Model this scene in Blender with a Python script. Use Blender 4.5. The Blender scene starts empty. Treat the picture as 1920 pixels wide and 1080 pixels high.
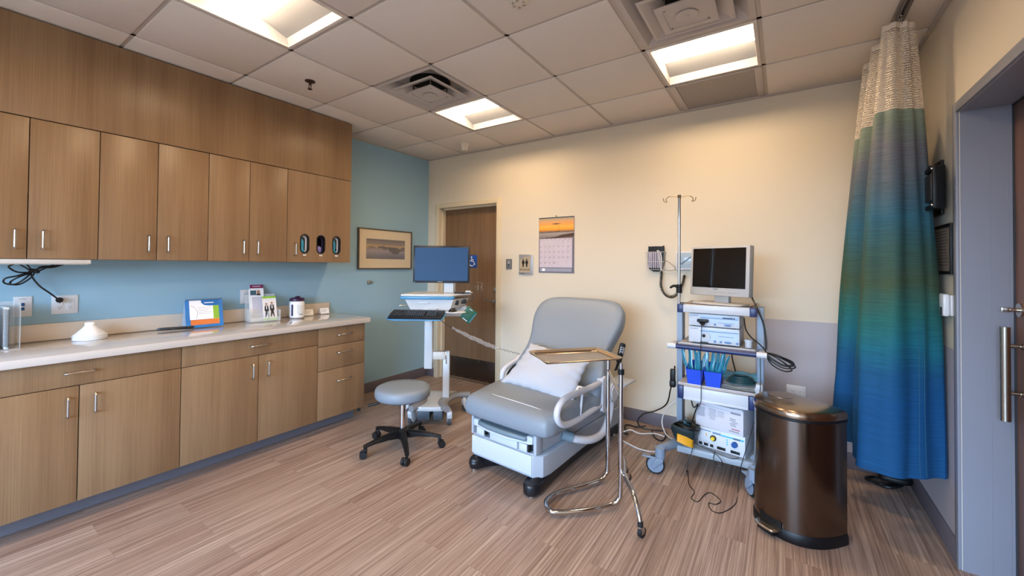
import bpy, bmesh, math, random
from mathutils import Matrix, Vector
C = bpy.context.scene.collection
PI = math.pi
random.seed(7)
# ------------------------------------------------------------------ camera
cd = bpy.data.cameras.new('camera'); cam = bpy.data.objects.new('camera', cd); C.objects.link(cam)
Rv = Vector((0.82505536, 0.56498876, 0.0084468)); Uv = Vector((0.00090508, -0.01627010, 0.99986722)); Fv = Vector((-0.56505117, 0.82493817, 0.01393509))
M = Matrix(((Rv.x, Uv.x, -Fv.x), (Rv.y, Uv.y, -Fv.y), (Rv.z, Uv.z, -Fv.z))).to_4x4()
M.translation = Vector((0, 0, 1.3971)); cam.matrix_world = M
cd.sensor_width = 36; cd.lens = 766.195 / 1920 * 36; cd.shift_x = 16.1 / 1920; cd.shift_y = -53.1 / 1920; cd.clip_start = 0.02
bpy.context.scene.camera = cam
# ------------------------------------------------------------------ world, daylight, exposure
S = bpy.context.scene
S.view_settings.view_transform = 'Standard'; S.view_settings.look = 'None'
S.view_settings.exposure = 0.0; S.view_settings.gamma = 1; S.view_settings.use_curve_mapping = False
w = bpy.data.worlds.new('world'); S.world = w; w.use_nodes = True
SKY = 25.0
nt = w.node_tree; tc = nt.nodes.new('ShaderNodeTexCoord'); sp = nt.nodes.new('ShaderNodeSeparateXYZ'); nt.links.new(tc.outputs['Generated'], sp.inputs[0])
rp = nt.nodes.new('ShaderNodeValToRGB'); nt.links.new(sp.outputs[2], rp.inputs[0]); e = rp.color_ramp.elements      # ground below the horizon, sky above it
e[0].position = 0.0; e[0].color = (.07, .07, .065, 1); e[1].position = .03; e[1].color = (.52, .74, 1.0, 1); q = e.new(.5); q.color = (.36, .60, 1.0, 1)
nt.links.new(rp.outputs[0], nt.nodes['Background'].inputs[0]); nt.nodes['Background'].inputs[1].default_value = SKY
def area(name, loc, rot, sx, sy, power, col):
    l = bpy.data.lights.new(name, 'AREA'); l.shape = 'RECTANGLE'; l.size = sx; l.size_y = sy; l.energy = power; l.color = col
    o = bpy.data.objects.new(name, l); C.objects.link(o); o.location = loc; o.rotation_euler = rot; return o
# daylight entering through the window in the rear wall
WIN = (-2.5, 0.60, 0.30, 2.45)          # x0 x1 z0 z1 of the window
YR = -2.6
pl_ = area('daylight_portal', ((WIN[0]+WIN[1])/2, YR-0.16, (WIN[2]+WIN[3])/2), (PI/2, 0, 0), WIN[1]-WIN[0], WIN[3]-WIN[2], 1, (1, 1, 1)); pl_.data.cycles.is_portal = True
H = 2.7288; YW = 3.7456; XL = -3.7286; XR = 0.6837; T = 0.6096; GX = -3.153; GY = 3.168
TROFFER = 66.0                            # lens emission strength
# ------------------------------------------------------------------ materials
def lin(c):
    return tuple((x/12.92 if x <= .04045 else ((x+.055)/1.055)**2.4) for x in c)
def col(h):
    if isinstance(h, str):
        h = h.lstrip('#'); h = tuple(int(h[i:i+2], 16)/255 for i in (0, 2, 4))
    return (*lin(h), 1)
_m = {}
def mat(name, c='#808080', rough=.5, metal=0, spec=.5, bump=0, bscale=400, emit=None, trans=0, alpha=1, vary=0, vscale=6, coat=0):
    if name in _m: return _m[name]
    m = bpy.data.materials.new(name); m.use_nodes = True; nt = m.node_tree; b = nt.nodes['Principled BSDF']
    cc = col(c); b.inputs['Base Color'].default_value = cc; b.inputs['Roughness'].default_value = rough
    b.inputs['Metallic'].default_value = metal; b.inputs['Specular IOR Level'].default_value = spec
    b.inputs['Transmission Weight'].default_value = trans; b.inputs['Alpha'].default_value = alpha
    b.inputs['Coat Weight'].default_value = coat
    if emit: b.inputs['Emission Color'].default_value = (*emit[:3], 1); b.inputs['Emission Strength'].default_value = emit[3]
    if bump or vary:
        tc = nt.nodes.new('ShaderNodeTexCoord'); n = nt.nodes.new('ShaderNodeTexNoise')
        nt.links.new(tc.outputs['Object'], n.inputs['Vector'])
        if bump:
            n.inputs['Scale'].default_value = bscale; bp = nt.nodes.new('ShaderNodeBump'); bp.inputs['Strength'].default_value = bump; bp.inputs['Distance'].default_value = .002
            nt.links.new(n.outputs['Fac'], bp.inputs['Height']); nt.links.new(bp.outputs['Normal'], b.inputs['Normal'])
        if vary:
            n2 = nt.nodes.new('ShaderNodeTexNoise'); n2.inputs['Scale'].default_value = vscale; nt.links.new(tc.outputs['Object'], n2.inputs['Vector'])
            mx = nt.nodes.new('ShaderNodeMix'); mx.data_type = 'RGBA'
            mx.inputs['A'].default_value = tuple(x*(1-vary) for x in cc[:3])+(1,); mx.inputs['B'].default_value = tuple(min(1, x*(1+vary)) for x in cc[:3])+(1,)
            nt.links.new(n2.outputs['Fac'], mx.inputs['Factor']); nt.links.new(mx.outputs['Result'], b.inputs['Base Color'])
    _m[name] = m; return m
def ramp(nt, stops, interp='LINEAR'):
    r = nt.nodes.new('ShaderNodeValToRGB'); r.color_ramp.interpolation = interp
    e = r.color_ramp.elements
    while len(e) > 1: e.remove(e[-1])
    e[0].position = stops[0][0]; e[0].color = col(stops[0][1])
    for p, c in stops[1:]:
        k = e.new(p); k.color = col(c)
    return r
def mapped(nt, scale, loc=(0, 0, 0), src='Object'):
    tc = nt.nodes.new('ShaderNodeTexCoord'); mp = nt.nodes.new('ShaderNodeMapping')
    mp.inputs['Scale'].default_value = scale; mp.inputs['Location'].default_value = loc
    nt.links.new(tc.outputs[src], mp.inputs['Vector']); return mp
def mixc(nt, fac, a, b, typ='MIX'):
    mx = nt.nodes.new('ShaderNodeMix'); mx.data_type = 'RGBA'; mx.blend_type = typ
    for k, v in (('Factor', fac), ('A', a), ('B', b)):
        if hasattr(v, 'links'): nt.links.new(v, mx.inputs[k])
        else: mx.inputs[k].default_value = v
    return mx.outputs['Result']
def wood(name, dark, mid, light, rough=.38, spec=.4, seed=0, fine=360):
    m = bpy.data.materials.new(name); m.use_nodes = True; nt = m.node_tree; b = nt.nodes['Principled BSDF']
    mp = mapped(nt, (fine, fine, 2.2), (seed, seed, seed)); n = nt.nodes.new('ShaderNodeTexNoise'); n.inputs['Scale'].default_value = 1; n.inputs['Detail'].default_value = 5; n.inputs['Roughness'].default_value = .7
    nt.links.new(mp.outputs[0], n.inputs['Vector'])
    r = ramp(nt, [(.3, dark), (.5, mid), (.68, light)]); nt.links.new(n.outputs['Fac'], r.inputs[0])
    mp2 = mapped(nt, (9, 9, .35), (seed, 3, 1)); n2 = nt.nodes.new('ShaderNodeTexNoise'); n2.inputs['Scale'].default_value = 1; nt.links.new(mp2.outputs[0], n2.inputs['Vector'])
    r2 = ramp(nt, [(.3, '#e6e0dc'), (.7, '#ffffff')]); nt.links.new(n2.outputs['Fac'], r2.inputs[0])
    nt.links.new(mixc(nt, 1.0, r.outputs[0], r2.outputs[0], 'MULTIPLY'), b.inputs['Base Color'])
    b.inputs['Roughness'].default_value = rough; b.inputs['Specular IOR Level'].default_value = spec
    bp = nt.nodes.new('ShaderNodeBump'); bp.inputs['Strength'].default_value = .08; bp.inputs['Distance'].default_value = .001
    nt.links.new(n.outputs['Fac'], bp.inputs['Height']); nt.links.new(bp.outputs['Normal'], b.inputs['Normal'])
    return m
OAK = wood('rift_oak_veneer', '#80654b', '#8e7153', '#9a7d5c')
OAKD = wood('door_veneer', '#6b5039', '#83664b', '#907357', seed=4)
def floor_mat():
    m = bpy.data.materials.new('vinyl_plank'); m.use_nodes = True; nt = m.node_tree; b = nt.nodes['Principled BSDF']
    tc = nt.nodes.new('ShaderNodeTexCoord'); sp = nt.nodes.new('ShaderNodeSeparateXYZ'); cb = nt.nodes.new('ShaderNodeCombineXYZ')
    nt.links.new(tc.outputs['Object'], sp.inputs[0]); nt.links.new(sp.outputs[1], cb.inputs[0]); nt.links.new(sp.outputs[0], cb.inputs[1])
    br = nt.nodes.new('ShaderNodeTexBrick'); nt.links.new(cb.outputs[0], br.inputs['Vector'])
    br.inputs['Scale'].default_value = 1; br.inputs['Brick Width'].default_value = .92; br.inputs['Row Height'].default_value = .152
    br.inputs['Mortar Size'].default_value = .0006; br.inputs['Mortar Smooth'].default_value = .3; br.offset = .37; br.offset_frequency = 2; br.squash = 1
    br.inputs['Color1'].default_value = (0, 0, 0, 1); br.inputs['Color2'].default_value = (1, 1, 1, 1); br.inputs['Mortar'].default_value = (.5, .5, .5, 1); br.inputs['Bias'].default_value = 0
    # grain, shifted plank by plank
    sc = nt.nodes.new('ShaderNodeVectorMath'); sc.operation = 'MULTIPLY_ADD'
    nt.links.new(br.outputs['Color'], sc.inputs[0]); sc.inputs[1].default_value = (7, 31, 13); nt.links.new(cb.outputs[0], sc.inputs[2])
    def noise(sx, sy, det, rg=.6):
        mp = nt.nodes.new('ShaderNodeMapping'); mp.inputs['Scale'].default_value = (sx, sy, 1); nt.links.new(sc.outputs[0], mp.inputs['Vector'])
        n = nt.nodes.new('ShaderNodeTexNoise'); n.inputs['Scale'].default_value = 1; n.inputs['Detail'].default_value = det; n.inputs['Roughness'].default_value = rg
        nt.links.new(mp.outputs[0], n.inputs['Vector']); return n
    n1 = noise(1.2, 85, 6, .75); n2 = noise(.8, 14, 3)
    r1 = ramp(nt, [(.30, '#6f6058'), (.43, '#937f72'), (.55, '#b19e91'), (.70, '#c9b8aa')]); nt.links.new(n1.outputs['Fac'], r1.inputs[0])
    r2 = ramp(nt, [(.3, '#ddd5d1'), (.7, '#ffffff')]); nt.links.new(n2.outputs['Fac'], r2.inputs[0])
    c1 = mixc(nt, .8, r1.outputs[0], r2.outputs[0], 'MULTIPLY')
    r3 = ramp(nt, [(0, '#f0e9e6'), (1, '#ffffff')]); nt.links.new(br.outputs['Color'], r3.inputs[0])
    c2 = mixc(nt, 1.0, c1, r3.outputs[0], 'MULTIPLY')
    c3 = mixc(nt, br.outputs['Fac'], c2, col('#75645b'))
    nt.links.new(c3, b.inputs['Base Color']); b.inputs['Roughness'].default_value = .42; b.inputs['Specular IOR Level'].default_value = .4
    bp = nt.nodes.new('ShaderNodeBump'); bp.inputs['Strength'].default_value = .12; bp.inputs['Distance'].default_value = .001
    nt.links.new(n1.outputs['Fac'], bp.inputs['Height']); nt.links.new(bp.outputs['Normal'], b.inputs['Normal'])
    return m
FLOOR = floor_mat()
BLUEW = mat('blue_wall_paint', '#96b8ca', .6, spec=.25, bump=.05, bscale=250)
CREAMW = mat('cream_wall_paint', '#dacfbc', .6, spec=.25, bump=.05, bscale=250)
BANDP = mat('grey_wall_band', '#b3acb0', .5, spec=.3)
TILE = mat('mineral_tile', '#dcd2c8', .95, spec=.1, bump=.7, bscale=220, vary=.05, vscale=160)
TBAR = mat('grid_metal', '#b8aca2', .5)
BASEB = mat('rubber_base', '#686066', .5)
TRIMC = mat('frame_enamel_cream', '#d9c9ac', .35)
TRIMG = mat('frame_enamel_grey', '#858894', .4)
CHROME = mat('chrome', '#d9d9dc', .08, 1); NICKEL = mat('brushed_nickel', '#b9b4ae', .28, 1); STEEL = mat('steel', '#c8c2b8', .2, 1)
BLACK = mat('black_plastic', '#0d0d0f', .45, spec=.35); RUB = mat('black_rubber', '#101012', .55); DKG = mat('dark_grey_plastic', '#33353a', .5)
WHITE = mat('white_plastic', '#d6d6d8', .35); PAPER = mat('paper_white', '#f0eff0', .8, spec=.2); CABLE = mat('cable_black', '#0c0c0d', .45); CABW = mat('cable_white', '#dcd9d6', .45)
# ------------------------------------------------------------------ mesh helpers
def loc(x, y, z): return Matrix.Translation((x, y, z))
def rot(ax, deg): return Matrix.Rotation(math.radians(deg), 4, ax)
def crom(pts, n=8, closed=False):
    P = [Vector(p) for p in pts]; out = []; N = len(P)
    if N < 3: return P
    R = range(N if closed else N-1)
    for i in R:
        if closed: a, b, c, d = P[(i-1) % N], P[i], P[(i+1) % N], P[(i+2) % N]
        else: a, b, c, d = P[max(i-1, 0)], P[i], P[i+1], P[min(i+2, N-1)]
        for k in range(n):
            t = k/n; out.append(.5*((2*b)+(c-a)*t+(2*a-5*b+4*c-d)*t*t+(3*b-a-3*c+d)*t**3))
    if not closed: out.append(P[-1])
    return out
class MB:
    def __init__(s, X=None): s.bm = bmesh.new(); s.X = X or Matrix()
    def _done(s, vs, mi, X=None):
        fs = set()
        for v in vs:
            v.co = s.X @ ((X @ v.co) if X else v.co)
            fs.update(v.link_faces)
        for f in fs: f.material_index = mi
        return s
    def box(s, x0, x1, y0, y1, z0, z1, bev=0, mi=0, X=None, seg=2):
        g = bmesh.ops.create_cube(s.bm, size=1)['verts']
        for v in g: v.co = Vector((x0+(v.co.x+.5)*(x1-x0), y0+(v.co.y+.5)*(y1-y0), z0+(v.co.z+.5)*(z1-z0)))
        if bev:
            es = list({e for v in g for e in v.link_edges})
            r = bmesh.ops.bevel(s.bm, geom=es, offset=bev, segments=seg, affect='EDGES', profile=.5)
            g = list({v for f in r['faces'] for v in f.verts} | {v for v in g if v.is_valid})
        return s._done(g, mi, X)
    def cbox(s, c, d, bev=0, mi=0, X=None, seg=2):
        return s.box(c[0]-d[0]/2, c[0]+d[0]/2, c[1]-d[1]/2, c[1]+d[1]/2, c[2]-d[2]/2, c[2]+d[2]/2, bev, mi, X, seg)
    def cyl(s, p0, p1, r0, r1=None, seg=24, mi=0, X=None):
        p0, p1 = Vector(p0), Vector(p1); d = p1-p0; r1 = r0 if r1 is None else r1
        g = bmesh.ops.create_cone(s.bm, cap_ends=True, segments=seg, radius1=r0, radius2=r1, depth=d.length)['verts']
        m = Matrix.Translation((p0+p1)/2) @ d.to_track_quat('Z', 'Y').to_matrix().to_4x4()
        for v in g: v.co = m @ v.co
        return s._done(g, mi, X)
    def sph(s, c, r, sc=(1, 1, 1), mi=0, X=None, u=20, v=12):
        g = bmesh.ops.create_uvsphere(s.bm, u_segments=u, v_segments=v, radius=r)['verts']
        for q in g: q.co = Vector((q.co.x*sc[0]+c[0], q.co.y*sc[1]+c[1], q.co.z*sc[2]+c[2]))
        return s._done(g, mi, X)
    def tube(s, pts, r, seg=10, n=8, closed=False, mi=0, X=None, sm=True):
        P = crom(pts, n, closed) if sm else [Vector(p) for p in pts]
        R = r if isinstance(r, (list, tuple)) else None
        N = len(P); rings = []; vs = []
        prev = None
        for i, p in enumerate(P):
            if closed: t = P[(i+1) % N]-P[i-1]
            else: t = P[min(i+1, N-1)]-P[max(i-1, 0)]
            t = t.normalized() if t.length > 1e-9 else Vector((0, 0, 1))
            if prev is None:
                a = Vector((0, 0, 1)) if abs(t.z) < .9 else Vector((1, 0, 0)); u = t.cross(a).normalized()
            else: u = (prev-t*prev.dot(t)).normalized()
            prev = u; w2 = t.cross(u)
            rr = r if R is None else R[0]+(R[1]-R[0])*i/(N-1)
            ring = [s.bm.verts.new(p+(u*math.cos(2*PI*k/seg)+w2*math.sin(2*PI*k/seg))*rr) for k in range(seg)]
            rings.append(ring); vs += ring
        for i in range(N if closed else N-1):
            a, b = rings[i], rings[(i+1) % N]
            for k in range(seg): s.bm.faces.new((a[k], a[(k+1) % seg], b[(k+1) % seg], b[k]))
        if not closed:
            s.bm.faces.new(rings[0][::-1]); s.bm.faces.new(rings[-1])
        return s._done(vs, mi, X)
    def lathe(s, prof, c=(0, 0, 0), seg=32, mi=0, X=None):
        vs = []; rings = []
        for r, z in prof:
            if r < 1e-6: ring = [s.bm.verts.new((c[0], c[1], c[2]+z))]
            else: ring = [s.bm.verts.new((c[0]+r*math.cos(2*PI*k/seg), c[1]+r*math.sin(2*PI*k/seg), c[2]+z)) for k in range(seg)]
            rings.append(ring); vs += ring
        for a, b in zip(rings, rings[1:]):
            for k in range(seg):
                q = (k+1) % seg
                if len(a) == 1 and len(b) == 1: continue
                if len(a) == 1: s.bm.faces.new((a[0], b[q], b[k]))
                elif len(b) == 1: s.bm.faces.new((a[k], a[q], b[0]))
                else: s.bm.faces.new((a[k], a[q], b[q], b[k]))
        if len(rings[0]) > 1: s.bm.faces.new(rings[0][::-1])
        if len(rings[-1]) > 1: s.bm.faces.new(rings[-1])
        return s._done(vs, mi, X)
    def loft(s, rings, mi=0, X=None, cap=True, closed=True):
        R = [[s.bm.verts.new(p) for p in ring] for ring in rings]; vs = [v for r in R for v in r]; n = len(R[0])
        for a, b in zip(R, R[1:]):
            for k in range(n if closed else n-1): s.bm.faces.new((a[k], a[(k+1) % n], b[(k+1) % n], b[k]))
        if cap: s.bm.faces.new(R[0][::-1]); s.bm.faces.new(R[-1])
        return s._done(vs, mi, X)
    def prism(s, poly, z0, z1, bev=0, mi=0, X=None):
        # bevelled by inset rings
        pts = [Vector((p[0], p[1])) for p in poly]
        if sum(a.x*b.y-b.x*a.y for a, b in zip(pts, pts[1:]+pts[:1])) < 0: pts = pts[::-1]
        def off(d):
            o = []
            n = len(pts)
            for i in range(n):
                a, b, c = pts[i-1], pts[i], pts[(i+1) % n]
                e1 = (b-a).normalized(); e2 = (c-b).normalized(); n1 = Vector((e1.y, -e1.x)); n2 = Vector((e2.y, -e2.x)); m = (n1+n2)
                if m.length < 1e-6: m = n1
                m = m.normalized(); k = max(.4, m.dot(n1)); o.append(b-m*(d/k))
            return o
        if bev:
            prof = [(bev*(1-math.sin(t)), bev*(1-math.cos(t))) for t in (0, PI/6, PI/3, PI/2)]
            rings = [[(p.x, p.y, z0+h) for p in off(i)] for i, h in prof]
            rings += [[(p.x, p.y, z1-h) for p in off(i)] for i, h in reversed(prof)]
        else: rings = [[(p.x, p.y, z) for p in pts] for z in (z0, z1)]
        return s.loft(rings, mi, X)
    def grid(s, f, nu, nv, mi=0, X=None, uv=None):
        V = [[s.bm.verts.new(f(i/nu, j/nv)) for j in range(nv+1)] for i in range(nu+1)]
        for i in range(nu):
            for j in range(nv):
                fc = s.bm.faces.new((V[i][j], V[i+1][j], V[i+1][j+1], V[i][j+1]))
                if uv:
                    L = s.bm.loops.layers.uv.verify()
                    for lp, (a, b) in zip(fc.loops, ((i, j), (i+1, j), (i+1, j+1), (i, j+1))): lp[L].uv = uv(a/nu, b/nv)
        return s._done([v for r in V for v in r], mi, X)
    def plate(s, outer, holes, th, mi=0, X=None):
        es = []; vs = []
        for lp in [outer]+holes:
            v = [s.bm.verts.new((p[0], p[1], 0)) for p in lp]; vs += v
            es += [s.bm.edges.new((v[i], v[(i+1) % len(v)])) for i in range(len(v))]
        r = bmesh.ops.triangle_fill(s.bm, edges=es, use_beauty=True, use_dissolve=False)
        fs = [g for g in r['geom'] if isinstance(g, bmesh.types.BMFace)]
        ex = bmesh.ops.extrude_face_region(s.bm, geom=fs)
        nv = [g for g in ex['geom'] if isinstance(g, bmesh.types.BMVert)]
        for v in nv: v.co.z += th
        return s._done(vs+nv, mi, X)
    def text(s, t, size, X, mi=0, ext=.0006, align='CENTER'):
        cu = bpy.data.curves.new('t', 'FONT'); cu.body = t; cu.size = size; cu.extrude = ext; cu.align_x = align; cu.align_y = 'CENTER'; cu.resolution_u = 2
        o = bpy.data.objects.new('t', cu); me = bpy.data.meshes.new_from_object(o)
        n0 = len(s.bm.verts); f0 = len(s.bm.faces); s.bm.from_mesh(me); s.bm.verts.ensure_lookup_table(); s.bm.faces.ensure_lookup_table()
        for v in s.bm.verts[n0:]: v.co = s.X @ (X @ v.co)
        for f in s.bm.faces[f0:]: f.material_index = mi
        bpy.data.objects.remove(o); bpy.data.curves.remove(cu); bpy.data.meshes.remove(me); return s
    def build(s, name, mats, parent=None, smooth=35, sub=0, solid=0):
        bmesh.ops.recalc_face_normals(s.bm, faces=s.bm.faces) if not solid == -1 else None
        me = bpy.data.meshes.new(name); s.bm.to_mesh(me); s.bm.free()
        for m in (mats if isinstance(mats, (list, tuple)) else [mats]): me.materials.append(m)
        for p in me.polygons: p.use_smooth = True
        me.set_sharp_from_angle(angle=math.radians(smooth))
        o = bpy.data.objects.new(name, me); C.objects.link(o)
        if parent: o.parent = parent
        if solid > 0: q = o.modifiers.new('solid', 'SOLIDIFY'); q.thickness = solid; q.offset = 0
        if sub: q = o.modifiers.new('sub', 'SUBSURF'); q.levels = sub; q.render_levels = sub
        return o
def thing(name, label, cat, at=(0, 0, 0), rz=0, group=None):
    o = bpy.data.objects.new(name, None); C.objects.link(o); o.location = at; o.rotation_euler = (0, 0, math.radians(rz)); o.empty_display_size = .1
    return tag(o, label, cat, group)
def tag(o, label, cat, group=None, kind=None):
    o['label'] = label; o['category'] = cat
    if group: o['group'] = group
    if kind: o['kind'] = kind
    return o
def struct(o): o['kind'] = 'structure'; return o
def sub(o, label): o['label'] = label; return o
def copy_tree(o, parent=None):
    c = o.copy(); C.objects.link(c); c.parent = parent
    for ch in [x for x in bpy.data.objects if x.parent == o]: copy_tree(ch, c)
    return c
def pull(mb, a, b, out, r=.0048, mi=0):
    """bow handle between two points standing off along out"""
    a, b, out = Vector(a), Vector(b), Vector(out); d = (b-a).normalized()*.006
    mb.tube([a, a+out*.8, a+out+d, b+out-d, b+out*.8, b], r, 10, 1, mi=mi, sm=False)
# ================================================================== THE SETTING
b = MB(); b.box(XL-.2, XR+.6, YR-.2, YW+.3, -.1, 0); struct(b.build('floor', FLOOR))
# ceiling tiles (regular drop edge) with openings for lamps and vents
LIGHTS = [(1, 0), (4, 0), (1, 3), (4, 3), (1, 6), (4, 6)]; VENTS = [(1, 1), (4, 1)]
b = MB(); g = MB()
xs = [XL] + [GX+i*T for i in range(7)] + [XR]; ys = [YW] + [GY-j*T for j in range(10)] + [YR]
for ci in range(len(xs)-1):
    for rj in range(len(ys)-1):
        i, j = ci-1, rj-1
        if (i, j) in LIGHTS or (i, j) in VENTS or (i == 4 and rj == 0): continue
        x0, x1, y1, y0 = xs[ci], xs[ci+1], ys[rj], ys[rj+1]; e = .011
        b.box(x0+(e if ci else 0), x1-(e if ci < len(xs)-2 else 0), y0+(e if rj < len(ys)-2 else 0), y1-(e if rj else 0), H-.001, H+.02, .003)
b.box(XL-.2, XR+.6, YR-.2, YW+.3, H+.35, H+.4)
struct(b.build('ceiling', TILE))
for x in xs[1:-1]: g.box(x-.012, x+.012, YR, YW, H+.006, H+.03)
for y in ys[1:-1]: g.box(XL, XR, y-.012, y+.012, H+.006, H+.029)
struct(g.build('trim_1', TBAR))
g = MB(); g.box(XL, XR, YW-.018, YW-.001, H-.012, H+.01); g.box(XR-.02, XR-.001, YR, YW-.018, H-.012, H+.01); g.box(XL+.001, XL+.018, YR, YW-.018, H-.012, H+.01)
struct(g.build('trim_2', TBAR))
# walls
DX0, DX1, DZ = -3.54, -2.66, 2.10
b = MB(); b.box(XL-.15, XL, YR, YW+.15, 0, H+.35); struct(b.build('wall_left', BLUEW))
b = MB(); b.box(XL, DX0-.02, YW, YW+.148, 0, H+.35); b.box(DX0-.02, DX1+.02, YW, YW+.148, DZ+.02, H+.35); b.box(DX1+.02, XR+.15, YW, YW+.15, 0, H+.35); struct(b.build('wall_back', CREAMW))
RY0, RY1, RZ = 1.5, 2.79, 2.14; RX = XR+.16
b = MB(); b.box(XR, RX, YR, RY0, 0, H+.35); b.box(XR, RX, RY0, RY1, RZ, H+.35); b.box(XR, RX, RY1, YW, 0, H+.35); struct(b.build('wall_right', CREAMW))
x0, x1, z0, z1 = WIN
b = MB(); b.box(XL, x0, YR-.15, YR, 0, H+.35); b.box(x1, XR+.15, YR-.15, YR, 0, H+.35); b.box(x0, x1, YR-.15, YR, 0, z0); b.box(x0, x1, YR-.15, YR, z1, H+.35)
struct(b.build('wall_rear', CREAMW))
b = MB()
for a, c in ((x0, x0+.05), ((x0+x1)/2-.03, (x0+x1)/2+.03), (x1-.05, x1)): b.box(a, c, YR-.08, YR-.03, z0, z1)
b.box(x0+.05, x1-.05, YR-.08, YR-.03, z0, z0+.05); b.box(x0+.05, x1-.05, YR-.08, YR-.03, z1-.05, z1); struct(b.build('window_1', WHITE))
# grey protective wall band at the right of the back wall and on the right wall
b = MB(); b.box(-.18, XR, YW-.004, YW, .115, 1.005, 0); b.box(XR-.004, XR, RY1+.045, YW-.004, .115, 1.005); struct(b.build('trim_3', BANDP))
# baseboards
def bb(name, *bx):
    b = MB()
    for q in bx: b.box(*q, .003)
    struct(b.build(name, BASEB))
bb('baseboard_left', (XL, XL+.012, 2.352, YW, 0, .112))
bb('baseboard_back', (XL+.012, -3.60, YW-.012, YW, 0, .112), (-2.60, XR, YW-.012, YW, 0, .112))
bb('baseboard_right', (XR-.012, XR, 2.835, YW-.012, 0, .112), (XR-.012, XR, YR, 1.45, 0, .112))
# restroom door with its cream frame
b = MB()
for a, c in ((-3.60, DX0), (DX1, -2.60)): b.box(a, c, YW-.012, YW+.15, 0, 2.155, .004)
b.box(DX0, DX1, YW-.012, YW+.15, DZ, 2.155, .004)
b.box(DX0, DX0+.02, YW+.05, YW+.098, 0, DZ); b.box(DX1-.012, DX1, YW+.05, YW+.098, 0, DZ); b.box(DX0, DX1, YW+.05, YW+.098, DZ-.02, DZ)
struct(b.build('trim_4', TRIMC))
b = MB(); b.box(DX0+.004, DX1-.004, YW+.100, YW+.145, .008, DZ-.004, .002); d1 = struct(b.build('door_1', OAKD))
b = MB(); b.box(DX0+.03, DX1-.02, YW+.0965, YW+.1005, .03, .275, .001)
for k in range(7):
    for z in (.045, .26): b.sph((DX0+.06+k*.127, YW+.0965, z), .005, (1, .5, 1), mi=1, u=8, v=6)
sub(b.build('kick_plate', [mat('bronze_plate', '#5c5048', .3, .9), STEEL], d1), 'dark metal kick plate')
b = MB(); b.cyl((-2.74, YW+.1, .99), (-2.74, YW+.06, .99), .022); b.tube([(-2.74, YW+.065, .99), (-2.74, YW+.045, .99), (-2.78, YW+.04, .99), (-2.86, YW+.042, .99)], .009, 10, 4)
b.cyl((-2.74, YW+.1, 1.12), (-2.74, YW+.085, 1.12), .018); sub(b.build('door_handle', NICKEL, d1), 'silver lever handle')
b = MB()
for x in (-3.42, -3.40, -3.33, -3.31):
    for z in (2.05, 2.065): b.sph((x, YW+.1, z), .004, (1, .5, 1), u=8, v=6)
b.build('door_screw', STEEL, d1)
# sliding/entry door at the right
b = MB(); e = .045
b.box(XR-.012, XR+.002, RY1, RY1+e, 0, RZ+e, .002); b.box(XR-.012, XR+.002, RY0-e, RY0, 0, RZ+e, .002); b.box(XR-.012, XR+.002, RY0, RY1, RZ, RZ+e, .002)
b.box(XR+.002, RX, RY1-.003, RY1+.012, 0, RZ+.01); b.box(XR+.002, RX, RY0-.012, RY0+.003, 0, RZ+.01); b.box(XR+.002, RX, RY0, RY1, RZ-.003, RZ+.012)
b.box(XR+.095, RX-.006, RY1-.006, RY1-.002, 0, RZ-.003); b.box(XR+.150, RX, RY1-.009, RY1-.005, 0, RZ-.003)
struct(b.build('trim_5', TRIMG))
b = MB(); b.box(RX+.004, RX+.05, RY0+.01, RY1-.02, .01, RZ-.01, .002); d2 = struct(b.build('door_2', wood('entry_veneer', '#5c4238', '#76574a', '#846555', seed=9)))
b = MB(); hx, hy = .797, 2.712
b.cyl((hx, hy, .739), (hx, hy, 1.147), .0165, seg=28)
for z in (.862, 1.066): b.cyl((hx+.01, hy, z), (RX+.004, hy, z), .008); b.cyl((RX-.004, hy, z), (RX+.004, hy, z), .013)
sub(b.build('door_handle', mat('satin_steel', '#b6b0a4', .22, 1), d2), 'long vertical steel pull bar')
b = MB(); b.cyl((RX-.004, hy+.01, 1.222), (RX+.004, hy+.01, 1.222), .03); b.cyl((RX-.004, hy+.01, 1.222), (RX-.03, hy+.01, 1.222), .008); b.cbox((RX-.04, hy+.01, 1.222), (.03, .012, .02), .003)
b.build('thumb_turn', STEEL, d2)
b = MB(); b.box(RX, RX+.055, RY1-.018, RY1+.03, 0, RZ+.03); b.box(RX, RX+.055, RY0-.03, RY0+.008, 0, RZ+.03); b.box(RX, RX+.055, RY0-.03, RY1+.03, RZ-.008, RZ+.03); struct(b.build('door_gap_blocker', DKG))  # dark strips added behind the door gap to block light from beyond
b = MB(); b.box(DX0-.1, DX1+.1, YW+.15, YW+.17, 0, H); struct(b.build('door_light_blocker', DKG))  # unseen dark panel added to stop light leaking under the restroom door
b = MB(); b.box(RX+.2, RX+.22, 1, 3.3, 0, 2.6); struct(b.build('wall_corridor', CREAMW))

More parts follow.
